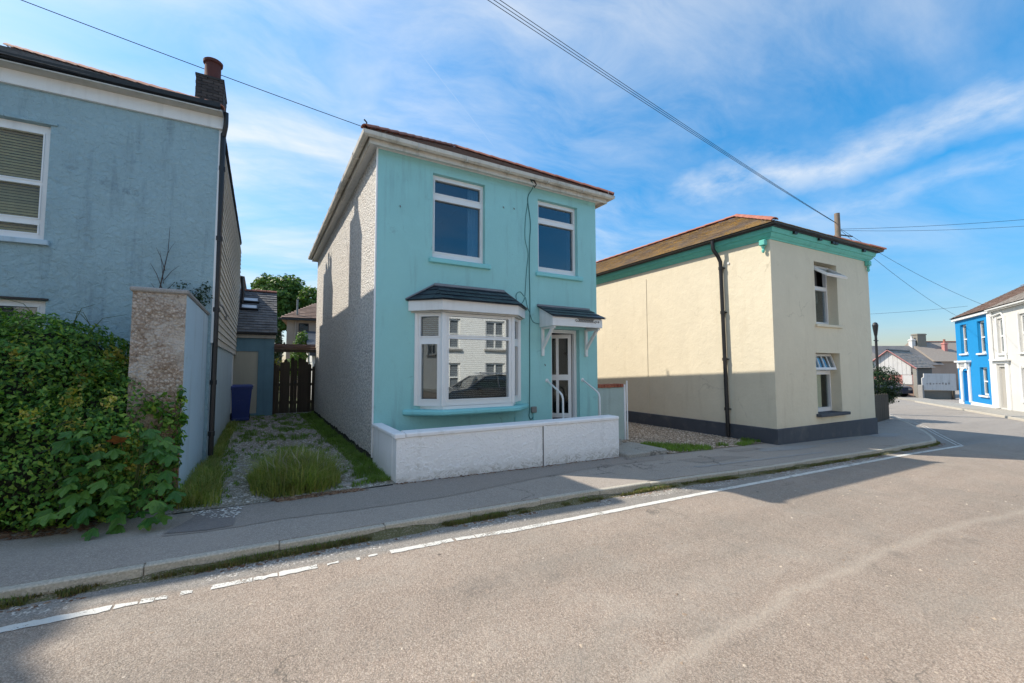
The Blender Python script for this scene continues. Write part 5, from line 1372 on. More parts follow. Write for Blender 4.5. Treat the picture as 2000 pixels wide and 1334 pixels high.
def gable_roof(parent, a0, a1, d, z, h, mat, seed):
    r = MB().add([(a0, -.22, z), (a1, -.22, z), (a1, d / 2, z + h), (a0, d / 2, z + h), (a1, d + .22, z), (a0, d + .22, z)], [(0, 1, 2, 3), (3, 2, 4, 5), (0, 3, 5), (1, 4, 2)]).build('roof', M['slate'], parent)
    V_ = Vector((0, d / 2 + .22, h)); slates(MB(), (a0, -.22, z + .01), (1, 0, 0), V_, lambda v: (0, a1 - a0), V_.length, .20, .30, th=.014, jit=.01, seed=seed).build('slate_courses', mat, r, kind='stuff')
    rt = half_tile(.44, .11).build('ridge_tile', M['lead'], r); rt.location = (a0 + .22, d / 2, z + h + .03)
    for i in range(1, int((a1 - a0) / .45)): o = inst(rt, r, (a0 + .22 + i * .45, d / 2, z + h + .03)); o.name = 'ridge_tile'
    return r
gable_roof(BB, .10, 6.0, 6.5, 4.75, 1.95, M['slate_brown'], 51)
WH = thing('white_terrace_house', 'white painted terraced house joined to the bright blue house', 'house', TB, TR)
WWIN = [(6.62, 7.48, 2.27, 4.16), (9.05, 10.05, 2.27, 4.17), (9.0, 10.05, -.1, 1.5)]; WDOOR = (6.42, 7.38, -.66, 1.56)
MB().facade(6.0, 12.6, -1.1, 4.60, WWIN + [WDOOR], .16).build('front_wall', M['white_far'], WH)
for (a0, a1, b, tp) in WWIN:
    sash(WH, a0, a1, b, tp, .09); MB().bbox(a0 - .10, a1 + .10, -.10, .08, b - .10, b, .01).build('window_sill', M['white_wood'], WH); room(WH, a0 - .2, a1 + .2, .17, 2, b - .3, tp + .2, 'room')
    mb = MB(); mb.bbox(a0 - .12, a0 - .004, -.05, -.002, b, tp + .1, .006); mb.bbox(a1 + .004, a1 + .12, -.05, -.002, b, tp + .1, .006); mb.build('window_surround', M['white_wood'], WH)
MB().bbox(6.426, 7.374, .10, .15, -.66, 1.555, .005).build('door', M['door_grey'], WH)
dc = MB(); dc.bbox(6.06, 6.38, -.09, -.002, -.70, 1.70, .01); dc.bbox(7.42, 7.74, -.09, -.002, -.70, 1.70, .01); dc.bbox(6.04, 7.78, -.10, -.002, 1.71, 1.86, .01); dc.bbox(5.99, 7.92, -.24, -.002, 1.87, 1.97, .01); dc.build('door_surround', M['white_wood'], WH)
MB().bbox(6.0, 12.6, -.16, -.002, 4.61, 4.74, .01).build('fascia', M['white_wood'], WH)
MB().sweep([(6.0, -.16), (12.6, -.16)], [(o, 4.72 + z) for o, z in GUT]).build('gutter', M['white_wood'], WH)
MB().tube([(6.15, -.10, 4.62), (6.2, -.08, 4.35), (7.3, -.06, 4.42), (7.55, -.06, 4.25), (7.56, -.06, -.9)], .04, 8).build('downpipe', M['white_wood'], WH, smooth=True)
gable_roof(WH, 6.02, 12.7, 6.5, 4.76, 1.95, M['slate_far'], 52)

# shed at the end of the street
SH = thing('roadside_shed', 'low slate roofed shed with white boarded gable over pink wall at the street end', 'shed', (48.4, 7.6, 0), .08)
MB().facade(0, 6.4, -1.4, 1.50, [(.25, 1.35, -1.2, 1.1)], .2).build('front_wall', M['darkwall'], SH)
mb = MB(); mb.quad((0, 0, -1.4), (0, 3.3, -1.4), (0, 3.3, .0), (0, 0, .0)); mb.build('side_wall', M['pinkbrick'], SH)
MB().box(-.02, .05, 0, 3.3, .0, .85).build('panel', M['pink'], SH)
MB().box(-.05, -.021, .1, .75, .0, .82).build('panel', M['boardpaint'], SH); MB().box(-.05, -.021, 2.9, 3.2, .0, .82).build('panel', M['boardpaint'], SH)
for i in range(11):
    y = .15 + i * .3; h = 1.58 * (1 - abs(y + .13 - 1.65) / 1.75)
    if h > .08: MB().add([(-.05, y, .86), (-.05, y + .285, .86), (-.05, y + .285, .86 + .62 + 1.55 * max(.02, (1 - abs(y + .285 - 1.65) / 1.75))), (-.05, y, .86 + .62 + 1.55 * max(.02, (1 - abs(y - 1.65) / 1.75))), (-.02, y, .86), (-.02, y + .285, .86), (-.02, y + .285, 1.5), (-.02, y, 1.5)], [(0, 1, 2, 3), (4, 7, 6, 5), (0, 4, 5, 1), (2, 6, 7, 3)]).build('gable_board', M['boardpaint'], SH)
r = MB().add([(-.25, -.25, 1.45), (6.6, -.25, 1.45), (6.6, 1.65, 3.1), (-.25, 1.65, 3.1), (6.6, 3.55, 1.45), (-.25, 3.55, 1.45)], [(0, 1, 2, 3), (3, 2, 4, 5)]).build('roof', M['slate'], SH)
Vs = Vector((0, 1.9, 1.65)); slates(MB(), (-.25, -.25, 1.46), (1, 0, 0), Vs, lambda v: (0, 6.85), Vs.length, .22, .32, th=.016, jit=.02, seed=61).build('slate_courses', M['slate_far'], r, kind='stuff')
MB().bbox(-.3, 6.6, 1.55, 1.75, 3.08, 3.20, .02).build('ridge', M['slate_new'], r)
MB().tube([(-.28, -.27, 1.40), (-.28, 1.65, 3.08), (-.28, 3.55, 1.42)], .06, 4).build('bargeboard', M['pink'], r)
MB().bbox(-.15, .12, -.25, .02, -1.35, 1.42, .01).build('post', M['concrete'], SH)
SG = thing('white_roadside_board', 'weathered white board with faint marks above a grey stone wall', 'sign', (46.4, 6.3, 0), -.53)
mb = MB().prism([(-.25, 0, -.36), (2.6, 0, -.44), (2.6, 0, .98), (-.08, 0, 1.0), (-.08, 0, .70), (-.25, 0, .60)], (0, .06, 0)); mb.build('board', M['boardpaint'], SG)
for i in range(8): MB().bbox(.1 + i * .26, .24 + i * .26, -.012, -.002, .08 + rnd.uniform(-.04, .04), .20 + rnd.uniform(-.03, .05), .003).build('faint_mark', M['pale_patch'], SG)
for x in (-.1, 2.4): MB().bbox(x - .05, x + .05, .065, .16, -1.3, .7, .01).build('post', M['wood_fence'], SG)
GWl = MB().bbox(-.1, 2.7, .2, .6, -1.5, -.40, .03).build('stone_wall', M['stone']); GWl.location = (46.4, 6.3, 0); GWl.rotation_euler = (0, 0, -.53); tag(GWl, 'low grey stone wall under the white board by the bright blue house', 'wall')
GPp = MB().bbox(-.16, .16, -.16, .16, -1.4, .05, .03).build('gate_post', M['pale_patch']); GPp.location = (46.1, 6.5, 0); tag(GPp, 'pale square gate post left of the grey stone wall', 'post')
def far_house(name, lab, loc, rz, L, D, ez, h, wall, slate, seed):
    t_ = thing(name, lab, 'house', loc, rz)
    MB().box(0, L, 0, D, -3, ez).build('wall', M[wall], t_)
    r_ = MB().add([(-.2, -.25, ez), (L + .2, -.25, ez), (L + .2, D / 2, ez + h), (-.2, D / 2, ez + h), (L + .2, D + .25, ez), (-.2, D + .25, ez)], [(0, 1, 2, 3), (3, 2, 4, 5), (0, 3, 5), (1, 4, 2), (0, 5, 4, 1)]).build('roof', M[slate], t_)
    return t_, r_
h1, r1 = far_house('grey_roofed_house', 'distant house with a plain grey slate roof above the shed gable', (62.5, 14.0, 0), -.53, 6.2, 6, 1.8, 2.4, 'brown_wall', 'slate_grey', 71)
h2, r2 = far_house('pink_ridged_house', 'distant slate roofed house with pinkish ridge and stone chimney', (67.6, 11.3, 0), -.53, 9.0, 6, 2.2, 2.5, 'brown_wall', 'slate_far', 72)
MB().bbox(-.2, 9.2, 2.9, 3.1, 4.68, 4.80, .03).build('ridge', M['terracotta'], r2)
def plain_chimney(parent, x, y, z0, z1, w, d, mat, pots, pm):
    c = MB().bbox(x - w / 2, x + w / 2, y - d / 2, y + d / 2, z0, z1, .02).bbox(x - w / 2 - .06, x + w / 2 + .06, y - d / 2 - .06, y + d / 2 + .06, z1 - .18, z1 - .06, .02).build('chimney', M[mat], parent)
    for px_ in pots: MB().lathe([(.14, 0), (.15, .05), (.12, .1), (.11, .38), (.14, .42), (.10, .44)], 12, (px_, y, z1)).build('chimney_pot', M[pm], c)
plain_chimney(r2, .75, 2.6, 3.4, 5.7, 1.1, .8, 'stone', [], 'terracotta'); plain_chimney(r2, -.15, 2.6, 3.4, 5.0, .45, .5, 'boardpaint', [-.15], 'boardpaint'); plain_chimney(r2, 2.9, 1.6, 3.2, 4.5, .4, .4, 'pink', [2.9], 'terracotta')
h3 = thing('brick_chimney_house', 'small red brown brick building with square chimney left of the shed', 'building', (45.5, 12.5, 0), -.53)
MB().box(0, 1.6, 0, 2, -2, 2.9).build('wall', M['pinkbrick'], h3); MB().bbox(1.2, 1.55, .0, .5, 2.91, 3.4, .02).build('chimney', M['darkwall'], h3); MB().bbox(.2, .6, .1, .5, 2.91, 3.3, .02).build('chimney_pot', M['boardpaint'], h3)

# ------------------------------------------------------------------ cars
def car(name, lab, loc, rz, paint, L=4.1, Wd=1.72, H=1.48, bars=False):
    t_ = thing(name, lab, 'car', loc, rz)
    hw = Wd / 2
    prof = [(-L / 2, .32), (-L / 2 - .0, .55), (-L / 2 + .06, .80), (-L / 2 + .30, .92), (-L * .27, 1.0), (L * .33, 1.0), (L / 2 - .12, .92), (L / 2, .60), (L / 2, .32)]
    b = MB(); n = len(prof); vs = []
    ys = [(-hw + .0, .0), (-hw * .97, .03), (0, .06), (hw * .97, .03), (hw, .0)]
    for y, up in ys:
        for x, z in prof: vs.append((x * (1 if abs(y) < hw * .99 else .97), y, z + (up if z > .7 else 0) - (.04 if abs(y) > hw * .98 and z > .8 else 0)))
    fs = [(i * n + j, i * n + j + 1, (i + 1) * n + j + 1, (i + 1) * n + j) for i in range(4) for j in range(n - 1)] + [tuple(range(n))[::-1], tuple(range(4 * n, 5 * n))] + [(i * n, (i + 1) * n, (i + 1) * n + n - 1, i * n + n - 1) for i in range(4)]
    b.add(vs, fs); body = b.build('body', M[paint], t_, smooth=True)
    def ring(x, z, w): return [(x, -w, z), (x, w, z)]
    G0 = [(-L * .28, 1.0, hw * .94), (-L * .10, H - .06, hw * .76), (0.1, H, hw * .76), (L * .30, H - .05, hw * .74), (L * .44, 1.0, hw * .92)]
    vs = []
    for x, z, w in G0: vs += [(x, -w, z), (x, w, z)]
    MB().add(vs, [(0, 1, 3, 2), (6, 7, 9, 8), (0, 2, 4, 6, 8), (1, 9, 7, 5, 3)]).build('glazing', M['carglass'], t_)
    MB().add([(x, y * 1.01, z + .012) for x, y, z in vs[2:8]] + [(x, y * .99, z - .02) for x, y, z in vs[2:8]], [(0, 1, 3, 2), (2, 3, 5, 4), (0, 2, 8, 6), (2, 4, 10, 8), (1, 7, 9, 3), (3, 9, 11, 5), (0, 6, 7, 1), (4, 5, 11, 10)]).build('roof', M[paint], t_)
    for s in (-1, 1):
        for k in range(0, 4):
            (xa, za, wa), (xb, zb, wb) = G0[k], G0[k + 1]
            if k in (0, 3): MB().tube([(xa, s * wa, za), (xb, s * wb, zb)], .035, 6).build('pillar', M[paint], t_)
        MB().tube([(.05, s * hw * .95, 1.0), (.05, s * hw * .77, H - .03)], .03, 6).build('pillar', M[paint], t_)
        MB().bbox(-L * .20, -L * .20 + .12, s * hw - .02 if s > 0 else s * hw - .16, s * hw + .16 if s > 0 else s * hw + .02, .98, 1.10, .03).build('mirror', M[paint], t_)
        MB().bbox(L / 2 - .10, L / 2 + .01, s * hw * .72 - .12, s * hw * .72 + .12, .62, .86, .02).build('tail_light', M['tail'], t_)
        MB().bbox(-L / 2 - .01, -L / 2 + .10, s * hw * .70 - .14, s * hw * .70 + .14, .60, .76, .02).build('headlight', M['alloy'], t_)
        for x in (-L * .31, L * .31):
            w = MB().tube([(x, s * (hw - .20), .31), (x, s * (hw + .01), .31)], .31, 20).build('wheel', M['tyre'], t_)
            MB().tube([(x, s * (hw + .0), .31), (x, s * (hw + .018), .31)], .20, 16).build('rim', M['alloy'], w)
        if bars: MB().tube([(-L * .06, s * hw * .70, H + .05), (L * .30, s * hw * .70, H + .02)], .018, 6).build('roof_rail', M['alloy'], t_)
    if bars:
        for x in (.0, L * .22): MB().bbox(x - .03, x + .03, -hw * .74, hw * .74, H + .06, H + .09, .008).build('roof_bar', M['alloy'], t_)
    return t_
car('parked_car', 'dark hatchback with roof bars parked on the near side, seen in the bay window reflection', (5.7, -7.62, G(5.7) + ROADZ), 0, 'carpaint', bars=True)
car('parked_car', 'silver car parked on the near side, reflected in the left bay pane', (-6.6, -6.7, G(-6.6) + ROADZ), PI, 'carsilver', H=1.62)
car('parked_car', 'dark navy car parked by the pink walled shed far down the street', (46.9, 9.4, G(46) - .02), 1.1, 'carblue')

# ------------------------------------------------------------------ terrace across the street (behind the camera, seen in the panes)
OH = thing('facing_white_terrace', 'white rendered terrace across the street, seen mirrored in the bay window', 'house', (-10, -9.95, 0))
wx = []
for i in range(8):
    wx.append((1.0 + i * 3.35 + 12.4 - 11.0, 2.0 + i * 3.35 + 12.4 - 11.0))
OWIN = []
for i in range(-8, 10):
    a = -.4 + i * 2.15
    OWIN += [(a, a + .95, 2.35, 3.6)] + ([(a, a + .95, .55, 1.75)] if i % 3 else [])
xo = Matrix.Translation((0, 0, 0)) @ Matrix.Scale(-1, 4, (0, 1, 0))
MB(xo).facade(-24, 24, -.9, 5.1, OWIN, .12).build('front_wall', M['white_facing'], OH)
for (a0, a1, b, tp) in OWIN:
    mz = (b + tp) / 2; am = (a0 + a1) / 2
    window(OH, a0 + .004, a1 - .004, b + .004, tp - .004, .06, [(a0 + .07, am - .03, mz + .03, tp - .07), (am + .03, a1 - .07, mz + .03, tp - .07), (a0 + .07, am - .03, b + .07, mz - .03), (am + .03, a1 - .07, b + .07, mz - .03)], mat='white_wood', glass='facing_pane', xf=xo)
    MB(xo).bbox(a0 - .08, a1 + .08, -.09, .05, b - .09, b, .01).build('window_sill', M['pale_patch'], OH)
MB(xo).bbox(-24.1, 24.1, -.14, -.002, 4.98, 5.12, .01).build('fascia', M['white_wood'], OH)
MB().add([(-24.2, .25, 5.12), (24.2, .25, 5.12), (24.2, -3.2, 6.5), (-24.2, -3.2, 6.5), (24.2, -6.6, 5.12), (-24.2, -6.6, 5.12)], [(0, 1, 2, 3), (3, 2, 4, 5), (0, 3, 5), (1, 4, 2)]).build('roof', M['slate'], OH)
MB().box(-24, 24, -6.4, -.13, -.9, 5.11).build('rear_wall', M['brown_wall'], OH)

# ------------------------------------------------------------------ pole and wires
UP = thing('utility_pole', 'weathered timber utility pole showing above the cream house roof', 'utility pole', (21.4, 2.0, G(21)))
MB().tube([(0, 0, -.5), (0, 0, 9.15)], [.15, .11], 12).build('shaft', M['pole'], UP, smooth=True)
MB().tube([(.0, -.1, 8.1), (.55, -.35, 8.05)], .03, 6).build('stay_bracket', M['black'], UP)
for k in range(4): MB().lathe([(0, 0), (.035, .01), (.045, .05), (.025, .09), (0, .10)], 8, (.12 * math.cos(k * 1.57), .12 * math.sin(k * 1.57), 8.2 - k * .12)).build('insulator', M['greybox'], UP)
def wire(lab, a, b, sag, r=.007, n=24, grp='overhead cables'):
    a, b = Vector(a), Vector(b)
    pts = [a.lerp(b, i / n) - Vector((0, 0, sag * 4 * (i / n) * (1 - i / n))) for i in range(n + 1)]
    o = MB().tube(pts, r, 5).build('overhead_cable', M['wire'], smooth=True)
    tag(o, lab, 'cable', grp)
PT = Vector((21.4, 2.0, G(21) + 8.55))
def ray(u, v, t_): return CAMLOC + (_F + _Rv * ((u - 1000) / 835.32) - _Uv * ((v - 667) / 835.32)) * t_
PB2 = Vector((-15.9, -2.62, 8.9))
for k, lab in enumerate(('lowest of the three overhead cables running up from the pole', 'middle of the three overhead cables running up from the pole', 'topmost of the three overhead cables running up from the pole')):
    wire(lab, (21.35, 2.06, 8.28 + .015 * k), PB2 + Vector((0, -.05 * k, .30 + .085 * k)), .30, .0065)
def plain_pole(lab, x, y, h, r=.13):
    o = MB().tube([(0, 0, -.6), (0, 0, h)], [r, r * .75], 12).build('utility_pole', M['pole'], smooth=True); o.location = (x, y, G(x)); tag(o, lab, 'utility pole'); return o
plain_pole('timber utility pole on the pavement in front of the slate blue house', -15.9, -2.6, 9.3)
plain_pole('timber utility pole before the white terraced house on the bend', 26.14, -4.16, 8.4)
wire('upper of two cables running right from the pole to the bend', (21.45, 2.0, 7.98), (26.14, -4.16, 7.57), .10, .008, grp='cables to the bend')
wire('lower of two cables running right from the pole to the bend', (21.45, 2.0, 7.92), (26.14, -4.15, 7.28), .14, .007, grp='cables to the bend')
wire('cable sloping down from the pole to the bright blue house roof', (21.5, 1.9, 7.95), (35.56, .35, 5.19), .25, .008, grp='cables down to the terrace')
wire('cable sloping down from the pole towards the distant shed', (21.5, 1.95, 7.95), (44.5, 3.75, 5.5), .30, .009, grp='cables down to the terrace')
wire('faint level cable crossing from behind the cream house to the blue terrace', (34.9, 6.0, 5.25), (36.06, 1.21, 5.31), .05, .008, grp='cables down to the terrace')
wire('thin cable passing behind the left chimney to the turquoise house roof', (2.377, 6.198, 8.885), (-8.85, 6.866, 10.467), .06, .010, grp='overhead cables')
MB().tube([(2.377, 6.198, 6.5), (2.377, 6.198, 9.0)], .025, 8).build('roof_mast', M['lead'], TH)
MB().tube([(-7.265, 6.38, 6.4), (-7.265, 6.38, 11.45)], .03, 8).build('roof_mast', M['lead'], BH)

# ================================================================== BACKGROUND BEHIND THE DRIVEWAY
BRN = thing('brown_bungalow', 'brown rendered house with tiled roof and one dark window beyond the gate', 'house', (-.95, 20.2, 0), -.12)
MB().facade(.55, 5.2, -.5, 4.35, [(1.15, 1.68, 3.35, 4.12)], .10).build('front_wall', M['brown_wall'], BRN)
mb = MB(); mb.quad((.55, 0, -.5), (.55, 5, -.5), (.55, 5, 4.35), (.55, 0, 4.35)); mb.build('side_wall', M['cream'], BRN)
window(BRN, 1.154, 1.676, 3.354, 4.116, .03, [(1.20, 1.63, 3.40, 4.07)], mat='black', glass='glass_far'); room(BRN, 1, 1.9, .1, 2, 3.2, 4.2, 'room')
rr = MB().add([(.2, -.3, 4.36), (5.5, -.3, 4.36), (5.5, 3.0, 5.7), (1.9, 3.0, 5.7), (5.5, 6.3, 4.36), (.2, 6.3, 4.36)], [(0, 1, 2, 3), (3, 2, 4, 5), (0, 3, 5)]).build('roof', M['slate_brown'], BRN)
Vb = Vector((0, 3.3, 1.34)); Lb = Vb.length; slates(MB(), (.2, -.3, 4.37), (1, 0, 0), Vb, lambda v: (1.7 * v / Lb, 5.3), Lb, .30, .30, th=.02, jit=.015, seed=81).build('tile_courses', M['slate_brown'], rr, kind='stuff')
MB().bbox(.15, 5.5, -.36, -.31, 4.25, 4.36, .01).build('fascia', M['black'], BRN); MB().tube([(1.0, -.06, 4.25), (1.0, -.06, 2.0)], .05, 8).build('downpipe', M['brown_wall'], BRN); MB().tube([(1.05, .2, 4.6), (1.05, .2, 5.5)], .05, 8).build('flue', M['greybox'], BRN)
mb = MB(); mb.box(.30, .545, .3, 4.5, -.5, 4.0)
WO = thing('white_outbuilding', 'small white building with dark sloping verge beside the brown house', 'outbuilding', (1.05, 16.2, -.55), 0)
MB().box(-.45, 3, 0, 3.2, -.3, 2.75).build('wall', M['white_far'], WO); MB().prism([(-.47, .05, 2.4), (-.47, .05, 2.75), (-.47, 3.1, 3.95), (-.47, 3.1, 2.4)], (3.4, 0, 0)).build('upper_wall', M['white_far'], WO)
MB().prism([(-.60, -.15, 2.70), (-.60, -.15, 2.86), (-.60, 3.3, 4.18), (-.60, 3.3, 4.02)], (3.7, 0, 0)).build('roof', M['slate'], WO)
def tree(name, lab, loc, ells, n, size, mat, trunk, limbs, cat='tree', seed=1, grp=None):
    t_ = thing(name, lab, cat, loc, 0, grp)
    leaf_cloud('crown', ells, n, size, mat, t_, seed=seed, shell=.55, droop=.1)
    mb = MB(); mb.tube(*trunk, 10)
    for l in limbs: mb.tube(*l, 7)
    mb.build('trunk', M['bark'], t_, smooth=True)
    return t_
tr = random.Random(5)
ell = [(0, 0, 6.3, 2.3, 2.2, 1.7), (-1.6, .4, 5.6, 1.5, 1.5, 1.3), (1.5, .2, 5.5, 1.5, 1.5, 1.4), (.6, -.3, 7.3, 1.4, 1.4, 1.1), (-.8, .2, 7.4, 1.3, 1.3, 1.0), (2.5, .3, 4.9, 1.0, 1.0, 1.0), (-2.3, .3, 4.9, .9, .9, .9), (.2, -.6, 4.6, 1.8, 1.4, 1.1)]
tree('broad_tree', 'broad green tree with full rounded crown beyond the brown house roof', (-.35, 35.5, 1.25), ell, 19000, .30, M['leaf_tree'], ([(0, 0, -.3), (.1, 0, 2), (0, .1, 4.4), (.1, .1, 6.4)], [.32, .26, .18, .08]),
     [([(0, .1, 3.2), (-1.0, .2, 4.6), (-1.8, .3, 5.8)], [.14, .10, .04]), ([(0, .1, 3.4), (1.1, .2, 4.6), (1.9, .2, 5.7)], [.14, .10, .04]), ([(.1, .1, 4.2), (.6, -.2, 5.8), (.7, -.3, 7.2)], [.12, .08, .03])], seed=91)
tree('side_tree', 'smaller tree at the right edge of the broad tree beside the pebbledash wall', (2.7, 33, .9), [(-.7, 0, 6.6, 1.1, 1.0, 1.0), (-.3, 0, 5.5, 1.2, 1.1, 1.1), (.6, .2, 6.0, 1.3, 1.2, 1.2)], 4500, .28, M['leaf_tree'], ([(0, 0, -.3), (0, 0, 3), (-.1, 0, 5.8)], [.2, .15, .06]), [([(0, 0, 3.6), (-.6, 0, 5), (-.8, 0, 6.3)], [.09, .06, .03])], seed=92)
tree('dark_thicket', 'dark mass of ivy clad branches left of the brown house', (-2.2, 26, 0), [(0, 0, 2.6, 1.2, 1.0, 1.8), (1.0, .3, 3.0, .9, .9, 1.5)], 4200, .20, M['leaf_dark'], ([(0, 0, -.3), (0, 0, 2), (.1, 0, 3.9)], [.14, .10, .04]), [], 'bush', 93)
tree('garden_shrub', 'pale green shrub growing in front of the brown house window', (.12, 18.2, 0), [(0, 0, 2.3, .42, .45, .75), (.15, -.1, 3.0, .3, .3, .5), (-.15, 0, 1.6, .45, .4, .6)], 2200, .13, M['leaf_tree'], ([(0, 0, -.2), (.02, 0, 1.2), (.05, 0, 2.6)], [.06, .04, .02]), [], 'shrub', 94)
tree('yellow_shrub', 'small yellow green leaves poking past the left edge of the timber gate', (-1.05, 10.2, 0), [(0, 0, 1.55, .2, .2, .35), (.05, .1, 1.1, .25, .25, .4)], 420, .09, M['leaf_yellow'], ([(0, 0, -.1), (0, 0, 1.4)], [.03, .012]), [], 'shrub', 95)
tree('shadow_tree', 'unseen tree added beyond the slate blue house to cast a rounded shadow on the road', (-14.55, 3.75, 0), [(0, 0, 11.0, 2.5, 2.5, 2.2), (-.3, 0, 9.4, 2.5, 2.5, 2.2), (-.6, 0, 12.2, 1.8, 1.8, 1.4)], 60000, .42, M['leaf_tree'], ([(0, 0, -.3), (.1, 0, 4), (0, .1, 8.4), (.1, .1, 11.4)], [.42, .34, .22, .1]), [], 'tree', 96)  # out of view, added only for its shadow on the near road

# ================================================================== HEDGE AND PLANTS AT THE LEFT
HG = thing('creeper_hedge', 'big overgrown mound of green creeper with yellowing sprays against the slate blue house', 'hedge', (-3.6, -.5, .05))
EH = [(-.35, .15, .98, 1.05, 1.15, 1.12), (.55, -.30, .62, .62, .85, .86), (.15, -.62, .52, .85, .62, .72), (-1.6, .2, 1.05, 1.2, 1.2, 1.14), (.80, -.45, .28, .42, .70, .62), (-.7, -.72, .55, .9, .55, .8), (-.15, .25, 1.55, .8, .8, .56)]
cullp = lambda P_: (P_[:, 1] < 1.55) & ~((P_[:, 0] > .74) & (P_[:, 1] > -.62)) & ~((P_[:, 0] > .88) & (P_[:, 1] > -.70)) 
leaf_cloud('foliage', EH, 84000, .047, M['leaf_hedge'], HG, seed=101, shell=.42, droop=.45, cull=cullp, zmin=0.03)
r_ = np.random.default_rng(5)
cl_e = []
for k in range(72):
    e = EH[int(r_.integers(len(EH)))]; d = r_.normal(size=3); d[1] = -abs(d[1]); d[2] = d[2] * .8 + .15; d /= np.linalg.norm(d)
    cl_e.append((e[0] + d[0] * e[3] * 1.0, e[1] + d[1] * e[4] * 1.0, e[2] + d[2] * e[5] * 1.0, .05 + .07 * r_.random(), .06, .07 + .12 * r_.random()))
leaf_cloud('yellow_sprays', cl_e, 4600, .038, M['leaf_yellow'], HG, seed=102, shell=.95, droop=.4, cull=cullp, zmin=.3)
core = MB()  # solid filler inside the hedge, inner shade put into its dark colour
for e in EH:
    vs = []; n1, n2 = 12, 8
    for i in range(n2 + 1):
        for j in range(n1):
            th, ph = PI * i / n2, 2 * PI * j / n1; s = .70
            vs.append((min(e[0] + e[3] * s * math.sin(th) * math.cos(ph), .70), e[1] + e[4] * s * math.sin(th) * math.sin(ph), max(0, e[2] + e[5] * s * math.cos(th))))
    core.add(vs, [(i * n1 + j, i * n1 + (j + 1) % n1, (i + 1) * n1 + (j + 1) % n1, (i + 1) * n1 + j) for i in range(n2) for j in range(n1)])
core.build('dark_filler', mk('painted_inner_shade', (.022, .026, .014), var=.4, vscale=12, bump=1.0, bscale=30, bdist=.03), HG)
for k in range(26):
    e = EH[(0, 3, 6)[k % 3]]; a = r_.random() * 2 * PI
    p = Vector((e[0] + e[3] * .6 * math.cos(a), e[1] - e[4] * .4 * abs(math.sin(a)), e[2] + e[5] * .82)); d = Vector((r_.normal() * .12, -.05 + r_.normal() * .08, .14 + .14 * r_.random()))
    MB().tube([p, p + d * .6 + Vector((0, 0, .03)), p + d + Vector((d.x * .6, 0, -.02))], [.004, .003, .0015], 4).build('shoot', M['stemgreen'], HG)
for k in range(34):
    e = EH[int(r_.integers(len(EH)))]; a = r_.random() * PI + PI; z0 = .1 + r_.random() * .9
    p = Vector((min(e[0] + e[3] * 1.0 * math.cos(a), .7), e[1] + e[4] * 1.0 * math.sin(a), min(e[2] + .3, z0))); d = Vector((r_.normal() * .25, -.05 + r_.normal() * .05, .25 * r_.normal()))
    MB().tube([p, p + d * .5 + Vector((0, -.02, .03)), p + d], [.005, .004, .002], 4).build('dry_stem', M['twig'], HG)
# broad-leaved sapling: every leaf its own piece
def palmate(seed, L=.20):
    r = random.Random(seed); pts = []
    lob = [(-118, .50), (-62, .86), (0, 1.05), (62, .86), (118, .50)]; notch = .56
    out = []
    for i, (a, l) in enumerate(lob):
        for da, f in ((-19, .74), (-10, .92), (0, 1.0), (10, .92), (19, .74)): out.append((R(a + da + r.uniform(-2, 2)), l * f * r.uniform(.95, 1.05)))
        if i < 4: out.append((R((a + lob[i + 1][0]) / 2), notch * r.uniform(.95, 1.1)))
    vs = [(0, .02 * L, .0)]
    for a, l in out:
        x, y = math.sin(a) * l * L * .62, math.cos(a) * l * L * .62 + .25 * L
        vs.append((x, y, -.9 * (x * x + (y - .3 * L) ** 2) / L + .010 * math.cos(a * 5)))
    n = len(out)
    mb = MB().add(vs, [(0, i + 1, i + 2) for i in range(n - 1)])
    mb.tube([(0, .02 * L, 0), (0, -.05 * L, -.01), (.005, -.45 * L, -.06 * L * 3)], .0022, 4)
    return mb
SAP = thing('broad_leaved_sapling', 'broad leaved sapling with palmate leaves spilling over the pavement edge', 'shrub', (-2.72, -1.45, G(-2.7)))
protos = [palmate(k).build('leaf', M['leaf_big'], SAP) for k in range(5)]
stem = MB(); rr_ = random.Random(17); nleaf = 0
spots = []
for k in range(78):
    s = rr_.random(); z = .06 + .88 * rr_.random() ** 1.25
    x = rr_.uniform(-.50, .42) * (1.05 - .25 * z); y = -.10 - .42 * rr_.random() * (1.1 - .5 * z)
    if x > .30 and y > -.06: y = -.12
    spots.append((x, y, z))
spots += [(.30, -.05, .80), (.22, -.10, .74), (.34, -.02, .68), (.12, -.2, .62), (-.25, -.28, .60), (-.15, -.3, .56), (-.33, -.3, .5)]
for k, (x, y, z) in enumerate(spots):
    o = protos[k] if k < 5 else inst(protos[k % 5], SAP)
    o.name = 'leaf'; o.location = (x, y, z)
    out_ = Vector((x * .9 + rr_.uniform(-.35, .35), -.75 + rr_.uniform(-.3, .3), -.25 + rr_.uniform(-.3, .25))).normalized()
    nr_ = Vector((x * .35 + rr_.uniform(-.3, .3), -.55 + rr_.uniform(-.25, .25), .85)).normalized(); nr_ = (nr_ - out_ * nr_.dot(out_)).normalized()
    xa = out_.cross(nr_)
    o.rotation_euler = Matrix(((xa.x, out_.x, nr_.x), (xa.y, out_.y, nr_.y), (xa.z, out_.z, nr_.z))).to_euler()
    q = rr_.uniform(.5, .92); o.scale = (q, q, q)
for k in range(9):
    a = rr_.uniform(-.3, .3); stem.tube([(a * .3, .02, -.05), (a * .6, -.08, .3), (a * 1.2, -.22, .55 + .3 * rr_.random())], [.012, .008, .004], 5)
stem.build('stem', M['stemgreen'], SAP)
